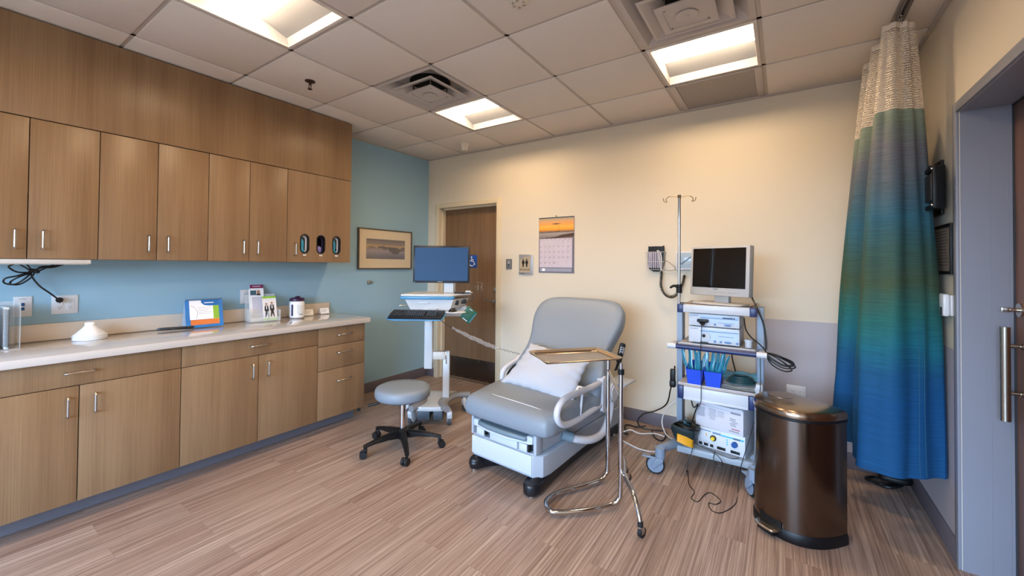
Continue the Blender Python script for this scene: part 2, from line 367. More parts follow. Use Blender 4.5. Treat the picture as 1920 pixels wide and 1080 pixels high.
# ================================================================== CEILING FITTINGS
LENS = mat('lamp_lens', '#ffffff', .5, emit=(1.0, .72, .44, TROFFER)); TROUGH = mat('lamp_trough', '#8b8e95', .6)
lab = {(1, 0): 'square recessed ceiling lamp beside the air diffuser nearest the restroom door', (4, 0): 'square recessed ceiling lamp between a large air diffuser and perforated grille',
       (1, 3): 'large bright ceiling lamp above the wall cabinets at top left', (4, 3): 'square recessed ceiling lamp above and behind the camera on the right',
       (1, 6): 'square recessed ceiling lamp at the rear over the cabinet side', (4, 6): 'square recessed ceiling lamp at the rear over the door side'}
lamp0 = None
def troffer(key):
    global lamp0
    i, j = key; cx, cy = GX+(i+.5)*T, GY-(j+.5)*T
    if lamp0 is None:
        t = thing('ceiling_lamp', lab[key], 'ceiling lamp', (cx, cy, H), 0, 'square recessed ceiling lamps'); h = T/2-.012
        b = MB(); 
        for q in ((-h, -h+.02, -h, h), (h-.02, h, -h, h), (-h+.02, h-.02, -h, -h+.02), (-h+.02, h-.02, h-.02, h)): b.box(*q, 0, .012, .001)
        b.build('frame', TILE, t)
        b = MB(); k = h-.02
        prof = [(-k, .005), (-k+.012, .05), (-.15, .085), (-.09, .10), (.09, .10), (.15, .085), (k-.012, .05), (k, .005)]
        b.grid(lambda u, v: (-k+2*k*u, prof[int(round(v*7))][0], prof[int(round(v*7))][1]), 1, 7)
        for sx in (-1, 1): b.loft([[(sx*k, y, z) for y, z in prof], [(sx*(k+.004), y, z) for y, z in prof]])
        b.build('reflector', TROUGH, t)
        b = MB(); b.loft([[(x, .08*math.cos(a), .090-.035*math.sin(a)) for a in [PI*q/12 for q in range(13)]] for x in (-k+.004, k-.004)])
        b.build('lens', LENS, t); lamp0 = t; return
    c = copy_tree(lamp0); c.location = (cx, cy, H); c['label'] = lab[key]
for k in LIGHTS: troffer(k)
DIFW = mat('diffuser_enamel', '#b9afa9', .35)
vent0 = None
for (i, j), lb in zip(VENTS, ('square ceiling air diffuser beside the lamp nearest the restroom door', 'large square ceiling air diffuser cut by the top edge, above the instrument tower')):
    cx, cy = GX+(i+.5)*T, GY-(j+.5)*T
    if vent0: c = copy_tree(vent0); c.location = (cx, cy, H); c['label'] = lb; continue
    t = thing('air_diffuser', lb, 'air vent', (cx, cy, H), 0, 'square ceiling air diffusers'); vent0 = t; h = T/2-.012
    def sq(r, z): return [(-r, -r, z), (r, -r, z), (r, r, z), (-r, r, z)]
    b = MB()
    rr = [sq(h, .004), sq(h-.03, 0.0), sq(.19, .07)]
    ringc = [(.13*math.cos(a)*1.0, .13*math.sin(a), .085) for a in [PI*2*q/32 for q in range(32)]]
    b.loft(rr, cap=False)
    b.plate([(-.19, -.19), (.19, -.19), (.19, .19), (-.19, .19)], [[(p[0]*1.2, p[1]*1.2) for p in ringc]], .002, X=loc(0, 0, .07))
    b.build('backpan', DIFW, t, 20)
    b = MB(); b.cyl((0, 0, .072), (0, 0, .25), .155, seg=32); b.build('duct', mat('duct_dark', '#060606', .9), t)
    b = MB(); b.loft([sq(.205, -.012), sq(.19, -.014), sq(.10, .03), sq(.10, .034), sq(.19, -.010), sq(.205, -.008)], cap=False)
    b.loft([sq(.205, -.012), sq(.205, -.008)], cap=False); b.build('middle_vane', DIFW, t, 20)
    b = MB(); b.loft([sq(.135, -.03), sq(.10, -.034), sq(.10, -.03), sq(.135, -.026)]); b.lathe([(.055, -.0345), (.05, -.0365), (.012, -.0365), (.01, -.039), (0, -.039)]); b.build('centre_vane', DIFW, t, 20)
    for sx in (-1, 1):
        for sy in (-1, 1): b = MB(); b.cyl((sx*.09, sy*.09, -.03), (sx*.09, sy*.09, .08), .006, seg=8); b.build('hanger', STEEL, t)
# perforated return grille
def perf_mat():
    m = bpy.data.materials.new('perforated_metal'); m.use_nodes = True; nt = m.node_tree; bs = nt.nodes['Principled BSDF']
    mp = mapped(nt, (90, 90, 90)); v = nt.nodes.new('ShaderNodeTexVoronoi'); v.inputs['Randomness'].default_value = 0; v.inputs['Scale'].default_value = 1; nt.links.new(mp.outputs[0], v.inputs['Vector'])
    r = ramp(nt, [(.30, '#5d5552'), (.36, '#a89e98')]); nt.links.new(v.outputs['Distance'], r.inputs[0]); nt.links.new(r.outputs[0], bs.inputs['Base Color']); return m
t = thing('return_grille', 'perforated rectangular ceiling grille between the right lamp and back wall', 'air vent', (GX+4.5*T, (GY+YW)/2, H)); h = T/2-.012; q = (YW-GY)/2-.012
b = MB()
for a in ((-h, -h+.045, -q, q), (h-.045, h, -q, q), (-h+.045, h-.045, -q, -q+.012), (-h+.045, h-.045, q-.012, q)): b.box(*a, -.003, .01, .002)
b.build('frame', DIFW, t); b = MB(); b.box(-h+.045, h-.045, -q+.012, q-.012, .002, .006); b.build('perforated_panel', perf_mat(), t)
# sprinkler, detector, sensor
t = thing('fire_sprinkler', 'small bronze fire sprinkler on ceiling tile above wall cabinets', 'sprinkler', (-2.845, 1.64, H)); BRZ = mat('sprinkler_bronze', '#5a4a42', .3, .9)
b = MB(); b.lathe([(.036, 0), (.036, -.004), (.02, -.012), (.012, -.014), (0, -.014)]); b.build('escutcheon', BRZ, t)
b = MB(); b.cyl((0, 0, -.014), (0, 0, -.03), .009); b.tube([(-.012, 0, -.024), (-.016, 0, -.04), (-.006, 0, -.056), (0, 0, -.058)], .0028); b.tube([(.012, 0, -.024), (.016, 0, -.04), (.006, 0, -.056), (0, 0, -.058)], .0028); b.cyl((0, 0, -.030), (0, 0, -.056), .0025, mi=1); b.cyl((0, 0, -.058), (0, 0, -.061), .016); b.build('sprinkler_head', [BRZ, CHROME], t)
b = MB(X=loc(-2.87, 3.42, H) @ rot('Z', 20)); b.lathe([(.062, 0), (.062, -.008), (.05, -.012), (.04, -.075), (.034, -.082), (0, -.082)], seg=6); b.cbox((0, -.035, -.055), (.03, .02, .03), .004)
tag(b.build('ceiling_sensor', mat('ivory_plastic', '#d8cdbf', .4), None), 'small ivory tapered sensor on the ceiling above the restroom door', 'sensor')
b = MB(X=loc(-1.085, 1.70, H)); b.lathe([(.055, 0), (.055, -.01), (.045, -.022), (.03, -.03), (0, -.032)]); 
for k in range(6): b.cbox((.028*math.cos(k), .028*math.sin(k), -.032), (.012, .012, .012), .002, 1)
tag(b.build('smoke_detector', [mat('ivory_plastic'), STEEL]), 'round detector at the very top edge of the picture, in mid ceiling', 'detector')

# ================================================================== WALL CABINETS
UX = -3.365; UZ0, UZ1 = 1.410, 2.176; dth = .019
DOORMATS = [wood('door_leaf_oak_%s' % s, '#80654b', '#8e7153', '#9a7d5c', seed=k*2.7+1) for k, s in enumerate(('a', 'b', 'c'))]
INSIDE = mat('cabinet_inside', '#3a2f28', .7)
def ucab(y0, y1, splits, label, hollow=False):
    t = thing('wall_cabinet', label, 'cabinet', (XL, y0, UZ0), 0, 'oak wall cabinets above the worktop'); W = y1-y0; D = UX-XL-dth-.002; hh = UZ1-UZ0
    b = MB()
    for q in ((0, D, 0, .018, 0, hh), (0, D, W-.018, W, 0, hh), (0, D, .018, W-.018, 0, .018), (0, D, .018, W-.018, hh-.018, hh), (0, .008, .018, W-.018, .018, hh-.018)): b.box(*q)
    if not hollow: b.box(.009, D, .018, W-.018, .36, .378)
    b.build('carcass', [OAK], t)
    return t, D, W, hh
def leaf(t, name, x, ya, yb, za, zb, m, handle):
    b = MB(); b.box(x, x+dth, ya+.002, yb-.002, za+.002, zb-.002, .001); d = b.build(name, m, t)
    if handle:
        b = MB(); (a1, a2) = handle; pull(b, (x+dth, *a1), (x+dth, *a2), (.03, 0, 0), .0052); b.build('handle', NICKEL, d)
    return d
us = [(.088, .642, .365, 'oak wall cabinet with two doors, furthest left, above the white strip light'),
      (.642, 1.204, .918, 'oak wall cabinet with two doors, second from the left edge'),
      (1.204, 1.763, 1.475, 'oak wall cabinet with two doors directly left of the glove dispenser cabinet')]
for n, (y0, y1, ym, lb) in enumerate(us):
    t, D, W, hh = ucab(y0, y1, ym, lb); x = D+.002; z0_, z1_ = .058, .158
    leaf(t, 'door', x, 0, ym-y0, 0, hh, DOORMATS[n % 3], ((ym-y0-.045, z0_), (ym-y0-.045, z1_)))
    leaf(t, 'door', x, ym-y0, W, 0, hh, DOORMATS[(n+1) % 3], ((ym-y0+.055, z0_), (ym-y0+.055, z1_)))
y0, y1 = 1.763, 2.36
t, D, W, hh = ucab(y0, y1, None, 'oak cabinet with one wide door and three oval glove openings', True); x = D+.002
def stadium(cy, cz, w, h, n=10, k=0):
    r = w/2+k; L = h/2-w/2
    return [(cy+r*math.cos(a), cz+L+r*math.sin(a)) for a in [PI*q/n for q in range(n+1)]]+[(cy+r*math.cos(a), cz-L+r*math.sin(a)) for a in [PI+PI*q/n for q in range(n+1)]]
cs = [1.914-y0, 2.062-y0, 2.214-y0]; cz = 1.567-UZ0; hw, hh2 = .083, .168
XF = Matrix(((0, 0, 1, x), (1, 0, 0, 0), (0, 1, 0, 0), (0, 0, 0, 1)))       # (u,v,w) -> (x+w, u, v)
b = MB(); b.plate([(.0015, .0015), (W-.003, .0015), (W-.003, hh-.0015), (.0015, hh-.0015)], [stadium(c, cz, hw, hh2) for c in cs], dth, X=XF)
d = b.build('door', DOORMATS[0], t)
b = MB(); pull(b, (x+dth, .063, .058), (x+dth, .063, .158), (.03, 0, 0), .0052); b.build('handle', NICKEL, d)
for c in cs:
    b = MB(); o_ = stadium(c, cz, hw, hh2, k=-.001); i_ = stadium(c, cz, hw, hh2, k=-.009)
    b.loft([[(x-.01, *p) for p in o_], [(x+dth+.002, *p) for p in o_], [(x+dth+.002, *p) for p in i_], [(x-.01, *p) for p in i_]], cap=False); b.build('oval_grommet', BLACK, d)
    b = MB(); b.cbox((x+dth+.0006, c, cz-hh2/2-.012), (.001, .026, .012), 0); b.cbox((x+dth+.0012, c, cz-hh2/2-.012), (.0006, .018, .003), 0, 1); b.build('size_tag', [PAPER, DKG], d)
# dark lining so that the openings read black
GLB = mat('nitrile_blue', '#3aa5d6', .45); GLV = mat('nitrile_violet', '#8b7fd0', .45); CARD = mat('glove_carton', '#e6e2e8', .6); CARDV = mat('glove_carton_dark', '#2b2440', .6)
for k, (c, gm, cm, lb) in enumerate(zip(cs, (GLB, GLV, GLB), (CARD, CARDV, CARD), ('glove carton with teal glove behind the left oval opening', 'dark glove carton with violet glove behind the middle oval opening', 'glove carton with bright blue glove behind the right oval opening'))):
    gt = thing('glove_box', lb, 'glove box', (XL+D-.094, y0+c, UZ0+.018), 0, 'glove cartons inside the dispenser cabinet')
    b = MB(); b.plate([(-.06, 0), (.06, 0), (.06, .24), (-.06, .24)], [stadium(-.008, .13, .055, .14)], .003, X=Matrix(((0, 0, 1, .085), (1, 0, 0, 0), (0, 1, 0, 0), (0, 0, 0, 1))))
    for q in ((0, .085, -.06, -.057, 0, .24), (0, .085, .057, .06, 0, .24), (0, .085, -.057, .057, 0, .003), (0, .085, -.057, .057, .237, .24), (0, .003, -.057, .057, .003, .237)): b.box(*q)
    b.build('carton', cm, gt)
    b = MB(); b.sph((.082, -.016 if k != 1 else 0, .13 if k != 1 else .095), .034, (.4, .8, 1.75 if k != 1 else .9), u=14, v=10)
    b.sph((.088, -.015, .09), .018, (.6, .8, 1.3), u=12, v=8); b.sph((.084, .004, .075), .014, (.8, 1, 1), u=12, v=8); b.build('glove', gm, gt)
# tall fascia board above the cabinets
b = MB(); b.box(XL+.003, UX, .088, 2.36, UZ1+.004, H-.012, .001); tag(b.build('cabinet_fascia', OAK), 'tall plain oak fascia board between the wall cabinets and ceiling', 'fascia panel')
# strip light and its coiled cord
t = thing('strip_light', 'slim white strip light under the left wall cabinets', 'strip light', (UX-.06, .35, UZ0)); b = MB(); b.box(-.05, .055, -.26, .265, -.026, 0, .003); b.build('housing', mat('strip_grey', '#c3c0bd', .4), t)
b = MB(); b.box(-.035, .04, -.25, .255, -.030, -.0265, .001); b.build('diffuser', mat('strip_lens', '#dcd9d2', .3), t)
b = MB(); yc, zc_ = .405, 1.325; xx = XL+.10
def cp(*pp): return [(xx+(p[2] if len(p) > 2 else 0), p[0], p[1]) for p in pp]
b.tube(cp((.50, 1.384, .05), (.46, 1.352), (.42, 1.335), (.36, 1.335, .02), (.325, 1.365, .03), (.345, 1.382, .04)), .0045, 8)
b.tube(cp((.41, 1.335, .01), (.36, 1.315, .02), (.315, 1.30, .02), (.312, 1.275, .01), (.35, 1.265), (.39, 1.30, .01), (.415, 1.335)), .0045, 8)
b.tube(cp((.415, 1.33, -.01), (.37, 1.31, .01), (.34, 1.285), (.335, 1.268, .01), (.37, 1.265), (.41, 1.30), (.43, 1.34), (.45, 1.365), (.50, 1.37), (.53, 1.384, .04)), .0045, 8)
b.tube(cp((.42, 1.345, .02), (.45, 1.36, .03), (.49, 1.362, .03), (.52, 1.372, .02), (.54, 1.384, .05)), .0045, 8)
b.tube(cp((.41, 1.335), (.42, 1.30, -.01), (.45, 1.25, -.02), (.49, 1.21, -.05), (.535, 1.162, -.065)), .0045, 8)
b.tube(cp((.40, 1.345, .01), (.425, 1.345, .012), (.44, 1.33, .01)), .009, 8); b.tube(cp((.36, 1.384, .03), (.40, 1.35, .02)), .0035, 8); b.tube(cp((.39, 1.384, .03), (.41, 1.35, .02)), .0035, 8)
cordt = b.build('cord_bundle', CABLE); tag(cordt, 'black bundled power cord hanging from strip light to the outlet', 'cord')
b = MB(); b.cyl((XL+.04, .537, 1.16), (XL+.012, .537, 1.16), .017, .014, 12); b.build('plug', BLACK, cordt)

# ================================================================== OUTLETS AND PLATES
def outlet(o, name, label, n, X, grp=None, dark=DKG):
    """X maps plate plane (u right, v up, w out)"""
    t = thing(name, label, 'outlet', (0, 0, 0), 0, grp); t.matrix_world = X
    W = .07+(n-1)*.046; b = MB(); b.box(-W/2, W/2, -.058, .058, 0, .006, .002); b.build('plate', WHITE, t)
    for k in range(n):
        cx = (k-(n-1)/2)*.046; b = MB(); b.box(cx-.017, cx+.017, -.034, .034, .0055, .0085, .001)
        for z in (-.018, .018):
            b.cbox((cx-.006, z+.004, .009), (.002, .008, .001), 0, 1); b.cbox((cx+.006, z+.004, .009), (.002, .008, .001), 0, 1); b.cyl((cx, z-.007, .0085), (cx, z-.007, .0094), .0024, seg=8, mi=1)
        b.build('receptacle', [WHITE, dark], t)
    return t
def XW_left(y, z): return Matrix(((0, 0, 1, XL), (1, 0, 0, y), (0, 1, 0, z), (0, 0, 0, 1)))
def XW_back(x, z): return Matrix(((1, 0, 0, x), (0, 0, -1, YW), (0, 1, 0, z), (0, 0, 0, 1)))
def XW_right(y, z): return Matrix(((0, 0, -1, XR), (-1, 0, 0, y), (0, 1, 0, z), (0, 0, 0, 1)))
outlet(None, 'power_outlet', 'white double outlet plate with black plug, left of the white funnel stack', 2, XW_left(.566, 1.128))
outlet(None, 'power_outlet', 'narrow white outlet plate on the blue wall behind the brochure stand', 1, XW_left(1.606, 1.117))
outlet(None, 'power_outlet', 'white double outlet plate above the trash can on the grey wall band', 2, XW_back(.077, .467) @ loc(0, 0, .004))
t = thing('data_plate', 'white data jack plate with two blue ports on the blue wall', 'wall plate'); t.matrix_world = XW_left(.393, 1.128)
b = MB(); b.box(-.037, .037, -.06, .06, 0, .006, .002); b.cbox((0, .045, .0065), (.03, .002, .0008), 0, 1); b.build('plate', [WHITE, DKG], t)
for z in (-.013, .013): b = MB(); b.cbox((0, z, .007), (.015, .018, .003), .001); b.build('port', mat('port_blue', '#1d4f86', .4), t)

# ================================================================== BASE CABINETS AND WORKTOP
BX = -3.12; BZ0, BZ1 = .115, .872
def bcab(y0, y1, label):
    t = thing('base_cabinet', label, 'cabinet', (XL+.003, y0, 0), 0, 'oak base cabinets under the worktop'); W = y1-y0; D = BX-XL-dth-.005
    b = MB()
    for q in ((0, D, 0, .018, BZ0, BZ1), (0, D, W-.018, W, BZ0, BZ1), (0, D, .018, W-.018, BZ0, BZ0+.018), (0, D, .018, W-.018, BZ1-.018, BZ1), (0, .008, .018, W-.018, BZ0+.018, BZ1-.018)): b.box(*q)
    b.build('carcass', OAK, t)
    b = MB(); b.box(.02, -3.275-XL, 0, W, 0, BZ0); sub(b.build('toe_kick', mat('toe_grey', '#6f6c74', .5), t), 'blue grey recessed toe kick')
    return t, D+.002, W
for n, (y0, y1, ym, lb) in enumerate(((.085, .985, .535, 'oak base cabinet with one drawer and two doors at the left edge'), (.985, 1.90, 1.445, 'oak base cabinet with drawer and two doors, directly left of the three-drawer stack'))):
    t, x, W = bcab(y0, y1, lb); m = ym-y0
    leaf(t, 'drawer', x, 0, W, .735, BZ1, DOORMATS[n], ((m-.057, .808), (m+.057, .808)))
    leaf(t, 'door', x, 0, m, BZ0, .735, DOORMATS[(n+1) % 3], ((m-.045, .578), (m-.045, .678)))
    leaf(t, 'door', x, m, W, BZ0, .735, DOORMATS[(n+2) % 3], ((m+.06, .578), (m+.06, .678)))
t, x, W = bcab(1.90, 2.35, 'oak base cabinet with three stacked drawers at the worktop end')
for za, zb in ((.715, BZ1), (.515, .715), (BZ0, .515)):
    hz = .798 if za > .7 else .650 if za > .5 else .413; leaf(t, 'drawer', x, 0, W, za, zb, DOORMATS[0], ((.17, hz), (.305, hz)))
QZ = mat('quartz_worktop', '#c4bcb6', .06, spec=.6, vary=.03, vscale=300, coat=.3)
t = thing('worktop', 'long pale polished quartz worktop with a low backsplash', 'countertop', (XL, .085, BZ1))
b = MB(); b.box(0, -3.088-XL, 0, 2.30, 0, .043, .004); b.build('slab', QZ, t)
b = MB(); b.box(.001, .02, 0, 2.288, .0432, .145, .002); b.build('backsplash', mat('quartz_upstand', '#cbbfb2', .2, spec=.5), t)
b = MB(); b.box(XL+.5, XL+.53, 2.352, 2.375, .05, .42, .004); b.cyl((XL+.515, 2.363, .42), (XL+.515, 2.363, .45), .011, mi=1); tag(b.build('floor_tool', [DKG, STEEL]), 'thin dark pole-like item behind the end of the base cabinets', 'tool')
# ================================================================== EXAM CHAIR
UPH = mat('chair_vinyl', '#7f8994', .42, spec=.4, bump=.08, bscale=500); PNL = mat('chair_panel', '#a6afba', .4); PNL2 = mat('chair_panel_light', '#bcc4ce', .4); ARM = mat('arm_white', '#c8cad2', .35)
PADT = mat('foot_pad_grey', '#6d7f8a', .45); NAVYB = mat('chair_base_black', '#15171c', .35)
ch = thing('exam_chair', 'grey power examination chair with reclined backrest and white armrests', 'exam chair', (-1.505, 2.2, 0), -5)
b = MB()
def smooth_poly(pts, n=6): return [(p.x, p.y) for p in crom([(*q, 0) for q in pts], n, True)]
base = smooth_poly([(-.285, .03), (-.255, -.035), (-.205, -.02), (-.17, .06), (-.08, .14), (.09, .14), (.17, .05), (.205, -.045), (.26, -.06), (.295, .0), (.27, .2), (.24, .6), (.26, 1.1), (.27, 1.22), (.2, 1.25), (.1, 1.15), (-.1, 1.15), (-.2, 1.25), (-.27, 1.22), (-.25, .9), (-.23, .5), (-.25, .2)])
b.prism(base, .012, .085, .018); b.sph((-.24, .012, .048), .047, (1, 1.15, .76)); b.sph((.245, .0, .050), .049, (1, 1.2, .78)); b.cyl((.25, .0, .05), (.25, .05, .092), .045, .03); b.cyl((-.24, .01, .05), (-.24, .05, .09), .042, .03); b.build('floor_base', NAVYB, ch, 50)
for x, y in ((-.243, .0), (.25, -.018), (.24, 1.18), (-.24, 1.18)):
    b = MB(); b.cyl((x, y, 0), (x, y, .014), .024); b.build('levelling_foot', STEEL, ch)
b = MB(); b.prism([(-.277, .03), (-.255, 0), (.245, 0), (.29, .045), (.30, .12), (.275, .6), (.275, 1.22), (-.275, 1.22), (-.275, .5), (-.29, .1)], .095, .235, .012); b.build('lower_housing', PNL, ch)
b = MB(); b.prism([(-.268, .06), (.268, .06), (.268, 1.18), (-.268, 1.18)], .235, .37, .012); b.box(-.276, -.258, .0, .075, .238, .372, .005); b.box(.245, .268, .0, .075, .238, .372, .005); b.box(-.258, .245, .005, .07, .236, .243, .002)
b.build('upper_housing', PNL, ch)
b = MB(); b.prism([(-.262, 0), (.238, 0), (.238, .02), (-.262, .02)], .112, .232, .004, X=loc(0, -.006, 0)); b.box(-.235, -.232, -.008, -.004, .12, .15); b.build('front_drawer', PNL2, ch)
b = MB(); b.box(-.10, .13, -.012, .05, .246, .296, .008); b.box(.14, .205, -.012, .04, .246, .296, .008); b.box(-.22, -.15, -.01, .04, .25, .30, .006); b.build('drawer_latch', PNL2, ch)
b = MB(); b.box(.207, .222, -.008, .02, .25, .29, .002); b.build('latch_slot', BLACK, ch); b = MB(); b.box(-.148, -.135, -.008, .02, .262, .29, .002); b.build('latch_slot', BLACK, ch)
b = MB(); b.prism([(-.20, -.015), (-.1, -.035), (.06, -.04), (.2, -.025), (.215, .02), (.2, .16), (-.21, .16), (-.22, .02)], .315, .345, .012); b.build('footrest_pad', PADT, ch, 50)
b = MB(); b.prism([(-.235, .0), (-.1, -.032), (.06, -.037), (.23, -.01), (.235, .03), (-.24, .03)], .300, .314, .004); b.box(-.25, -.205, -.01, .06, .30, .35, .01); b.box(.2, .245, -.01, .06, .30, .35, .01); b.build('footrest_frame', PNL2, ch)
# side details
b = MB(); b.cyl((.262, .33, .322), (.278, .33, .322), .02); b.build('side_knob', ARM, ch); b = MB(); b.cbox((.271, .14, .345), (.008, .03, .035), .003); b.build('side_port', BLACK, ch); b = MB(); b.cbox((.271, .375, .31), (.006, .012, .02)); b.build('side_port', BLACK, ch)
b = MB(); b.cbox((.2752, .36, .165), (.002, .035, .024), 0); sub(b.build('warning_sticker', mat('sticker_yellow', '#d8b52a', .5), ch), 'small yellow sticker')
b = MB(); b.prism([(.40+.045*math.cos(a)*1.0+.12, .185+.016*math.sin(a)) for a in [2*PI*q/20 for q in range(20)]], 0, .003, X=Matrix(((0, 0, 1, .275), (1, 0, 0, 0), (0, 1, 0, 0), (0, 0, 0, 1)))); b.text('midmark', .016, Matrix(((0, 0, 1, .2785), (1, 0, 0, .52), (0, 1, 0, .185), (0, 0, 0, 1))), 1); b.build('side_badge', [mat('badge_bronze', '#4b4038', .4), WHITE], ch)
# seat cushion
def cushion(b, out, z0, z1, r, X=None, crown=0, mi=0):
    b.prism(out, z0, z1, r, mi, X)
seat = smooth_poly([(-.335, .10), (-.325, .0), (-.27, -.035), (0, -.045), (.30, -.04), (.37, .0), (.385, .12), (.385, .45), (.37, .62), (0, .66), (-.37, .62), (-.385, .4), (-.36, .22)], 8)
b = MB()
rings = []
pts = [Vector(p) for p in seat]; cx_, cy_ = .01, .3
for sc, z in ((.90, .375), (.96, .372), (.99, .385), (1.0, .41), (1.0, .455), (.985, .482), (.95, .498), (.88, .507), (.6, .511), (.25, .512)):
    ring = []
    for p in pts:
        x = cx_+(p.x-cx_)*sc; y = cy_+(p.y-cy_)*sc; zz = z
        if z > .44: zz -= .012*max(0, 1-(y/.12))**2 if y < .12 else 0
        ring.append((x, y, zz))
    rings.append(ring)
b.loft(rings); b.build('seat', UPH, ch, 60)
b = MB(); b.tube([(-.27, .11, .501), (-.15, .085, .5065), (.0, .075, .508), (.2, .065, .506), (.33, .06, .495)], .0032, 8); b.build('seat_piping', mat('piping_pale', '#c4c2c3', .5), ch)
# backrest, leaning back
prof = [(.375, .0), (.39, .12), (.375, .22), (.355, .32), (.36, .42), (.385, .53), (.40, .61), (.395, .70), (.365, .765), (.30, .81), (.18, .832), (0, .836)]
out = [(x, s) for x, s in prof]+[(-x, s) for x, s in prof[-2::-1]]
out = [(-.15, -.03), (0, -.035), (.15, -.03), (.30, -.02)]+out+[(-.30, -.02)]
bo = smooth_poly(out, 5)
ang = math.degrees(math.atan(.75))
XB = loc(.01, .56, .46) @ rot('X', 90-ang)            # local x, s up the lean, +z towards the patient
b = MB(); rings = []
for sc, z in ((.80, -.085), (.93, -.08), (.98, -.065), (1.0, -.04), (1.0, -.015), (.985, .002), (.95, .013), (.88, .018), (.6, .012), (.2, .008)):
    ring = []
    for x, s in bo:
        X_ = x*sc; S_ = .4+(s-.4)*(1-(1-sc)*.92)
        ring.append((X_, S_, z+.028*abs(X_/.4)**2.5*(1 if z > -.03 else 0)))
    rings.append(ring)
b.loft(rings, X=XB); b.build('backrest', UPH, ch, 60)
b = MB(); b.prism([(x*.8, .4+(s-.4)*.8) for x, s in bo], -.105, -.08, .008, X=XB); b.box(-.12, .12, .66, .9, .30, .46, .02); b.box(-.2, .2, .70, 1.15, .36, .40, .01); b.build('back_shell', PNL, ch)
# armrests
def arm(sx):
    a = MB(); x = .385*sx
    if sx < 0: a.tube([(x, .86, .71), (x, .76, .655), (x, .66, .615), (x, .56, .59), (x, .49, .565), (x, .462, .52), (x, .475, .46), (x, .53, .42), (x, .62, .41), (x, .70, .43)], .0205, 14, 6)
    else: a.tube([(x, .66, .575), (x, .50, .572), (x, .30, .578), (x, .14, .578), (x, .065, .548), (x, .045, .50), (x, .075, .45), (x, .15, .418), (x, .28, .408), (x, .45, .412), (x, .62, .418)], .0205, 14, 6)
    r = a.build('armrest', ARM, ch)
    a = MB(); a.cyl(*(((x, .36, .572), (x, .33, .415)) if sx > 0 else ((x, .60, .60), (x, .58, .415))), .0075); a.build('support_rod', ARM, r)
    a = MB(); a.X = Matrix() if sx > 0 else loc(0, .13, .04); a.prism([(.61, .38), (.65, .36), (.70, .40), (.715, .50), (.70, .60), (.66, .615), (.61, .60)], -.024, .024, .008, X=Matrix(((0, 0, 1, x), (1, 0, 0, 0), (0, 1, 0, 0), (0, 0, 0, 1)))); a.build('arm_bracket', ARM, r)
    a = MB(); a.cyl((x-.03*sx, .79, .47), (x+.03*sx, .79, .47), .07, seg=32); a.cyl((x+.03*sx, .79, .47), (x+.036*sx, .79, .47), .055, seg=32); a.build('pivot_disc', ARM, r)
    a = MB(); a.tube([(x, .80, .46), (x, .785, .36), (x, .73, .25), (x, .62, .205), (x-.01*sx, .48, .215), (x-.05*sx, .36, .25), (x-.10*sx, .30, .28)], .026, 14, 6); a.build('support_tube', ARM, r)
    a = MB(); a.cyl((x-.06*sx, .335, .262), (x-.115*sx, .295, .285), .034, seg=20); a.build('tube_collar', PADT, r)
    return r
arm(1); arm(-1)
b = MB(); b.prism(smooth_poly([(.49, .47), (.52, .55), (.62, .59), (.70, .60), (.72, .48), (.6, .43)]), -.006, .006, .003, X=Matrix(((0, 0, 1, -.365), (1, 0, 0, 0), (0, 1, 0, 0), (0, 0, 0, 1)))); b.build('side_guard', NAVYB, ch); b = MB()
b.prism(smooth_poly([(.56, .41), (.66, .40), (.665, .58), (.62, .60)]), -.006, .006, .003, X=Matrix(((0, 0, 1, .365), (1, 0, 0, 0), (0, 1, 0, 0), (0, 0, 0, 1)))); b.build('side_guard', NAVYB, ch)
b = MB(); b.box(.30, .46, .86, 1.08, .50, .515, .005); b.cyl((.38, .97, .36), (.38, .97, .50), .02); b.build('rear_tray', PNL2, ch)
b = MB(X=loc(.437, .83, .73) @ rot('Y', 14) @ rot('Z', 30)); b.cbox((0, 0, .03), (.042, .03, .15), .012); b.cbox((0, -.016, .055), (.028, .004, .05), .001, 1); 
for q in range(3): b.cbox((0, -.018, .035+q*.018), (.016, .003, .009), .001, 0)
b.tube([(0, 0, -.045), (0, .01, -.09), (.0, .04, -.12)], .01, 8); b.build('hand_control', [BLACK, mat('key_grey', '#a9adb2', .5)], ch)

# pillow
def wr(x, y): return .006*math.sin(9*x+4*y+1.3)*math.cos(5*y-3*x)+.004*math.sin(17*x*y+6*x)
PW, PH = .285, .19
def pil(side):
    def f(u, v):
        x, y = 2*u-1, 2*v-1
        th = (max(0, 1-abs(x)**2.6)*max(0, 1-abs(y)**2.4))**.45
        ex = 1-.06*(1-abs(y)**2)+.04*abs(x*y)**2; ey = 1-.07*(1-abs(x)**2)+.04*abs(x*y)**2
        px = PW*x*ex*(1.12-.09*(y+1)); py = PH*y*ey
        rough = .004*math.sin(11*x+2*math.sin(7*y))*(1-th)+.004*math.sin(23*y+x*5)*abs(x)**6
        return Vector((px+.004*math.sin(19*y)*abs(x)**8, py+.004*math.sin(23*x)*abs(y)**8, side*(.058*th+wr(x, y)*th*.6)+rough*.6))
    return f
XP = Matrix.Translation((-1.505, 2.2, 0)) @ rot('Z', -5) @ loc(.035, .475, .625) @ rot('X', 44) @ rot('Z', -5)
b = MB(X=XP); b.grid(pil(1), 44, 34); b.grid(pil(-1), 44, 34); bmesh.ops.remove_doubles(b.bm, verts=b.bm.verts, dist=.0006)
pl = b.build('pillow', mat('pillow_cotton', '#b6b9c1', .8, spec=.15), None, 80); tag(pl, 'white rectangular pillow leaning against the exam chair backrest', 'pillow')
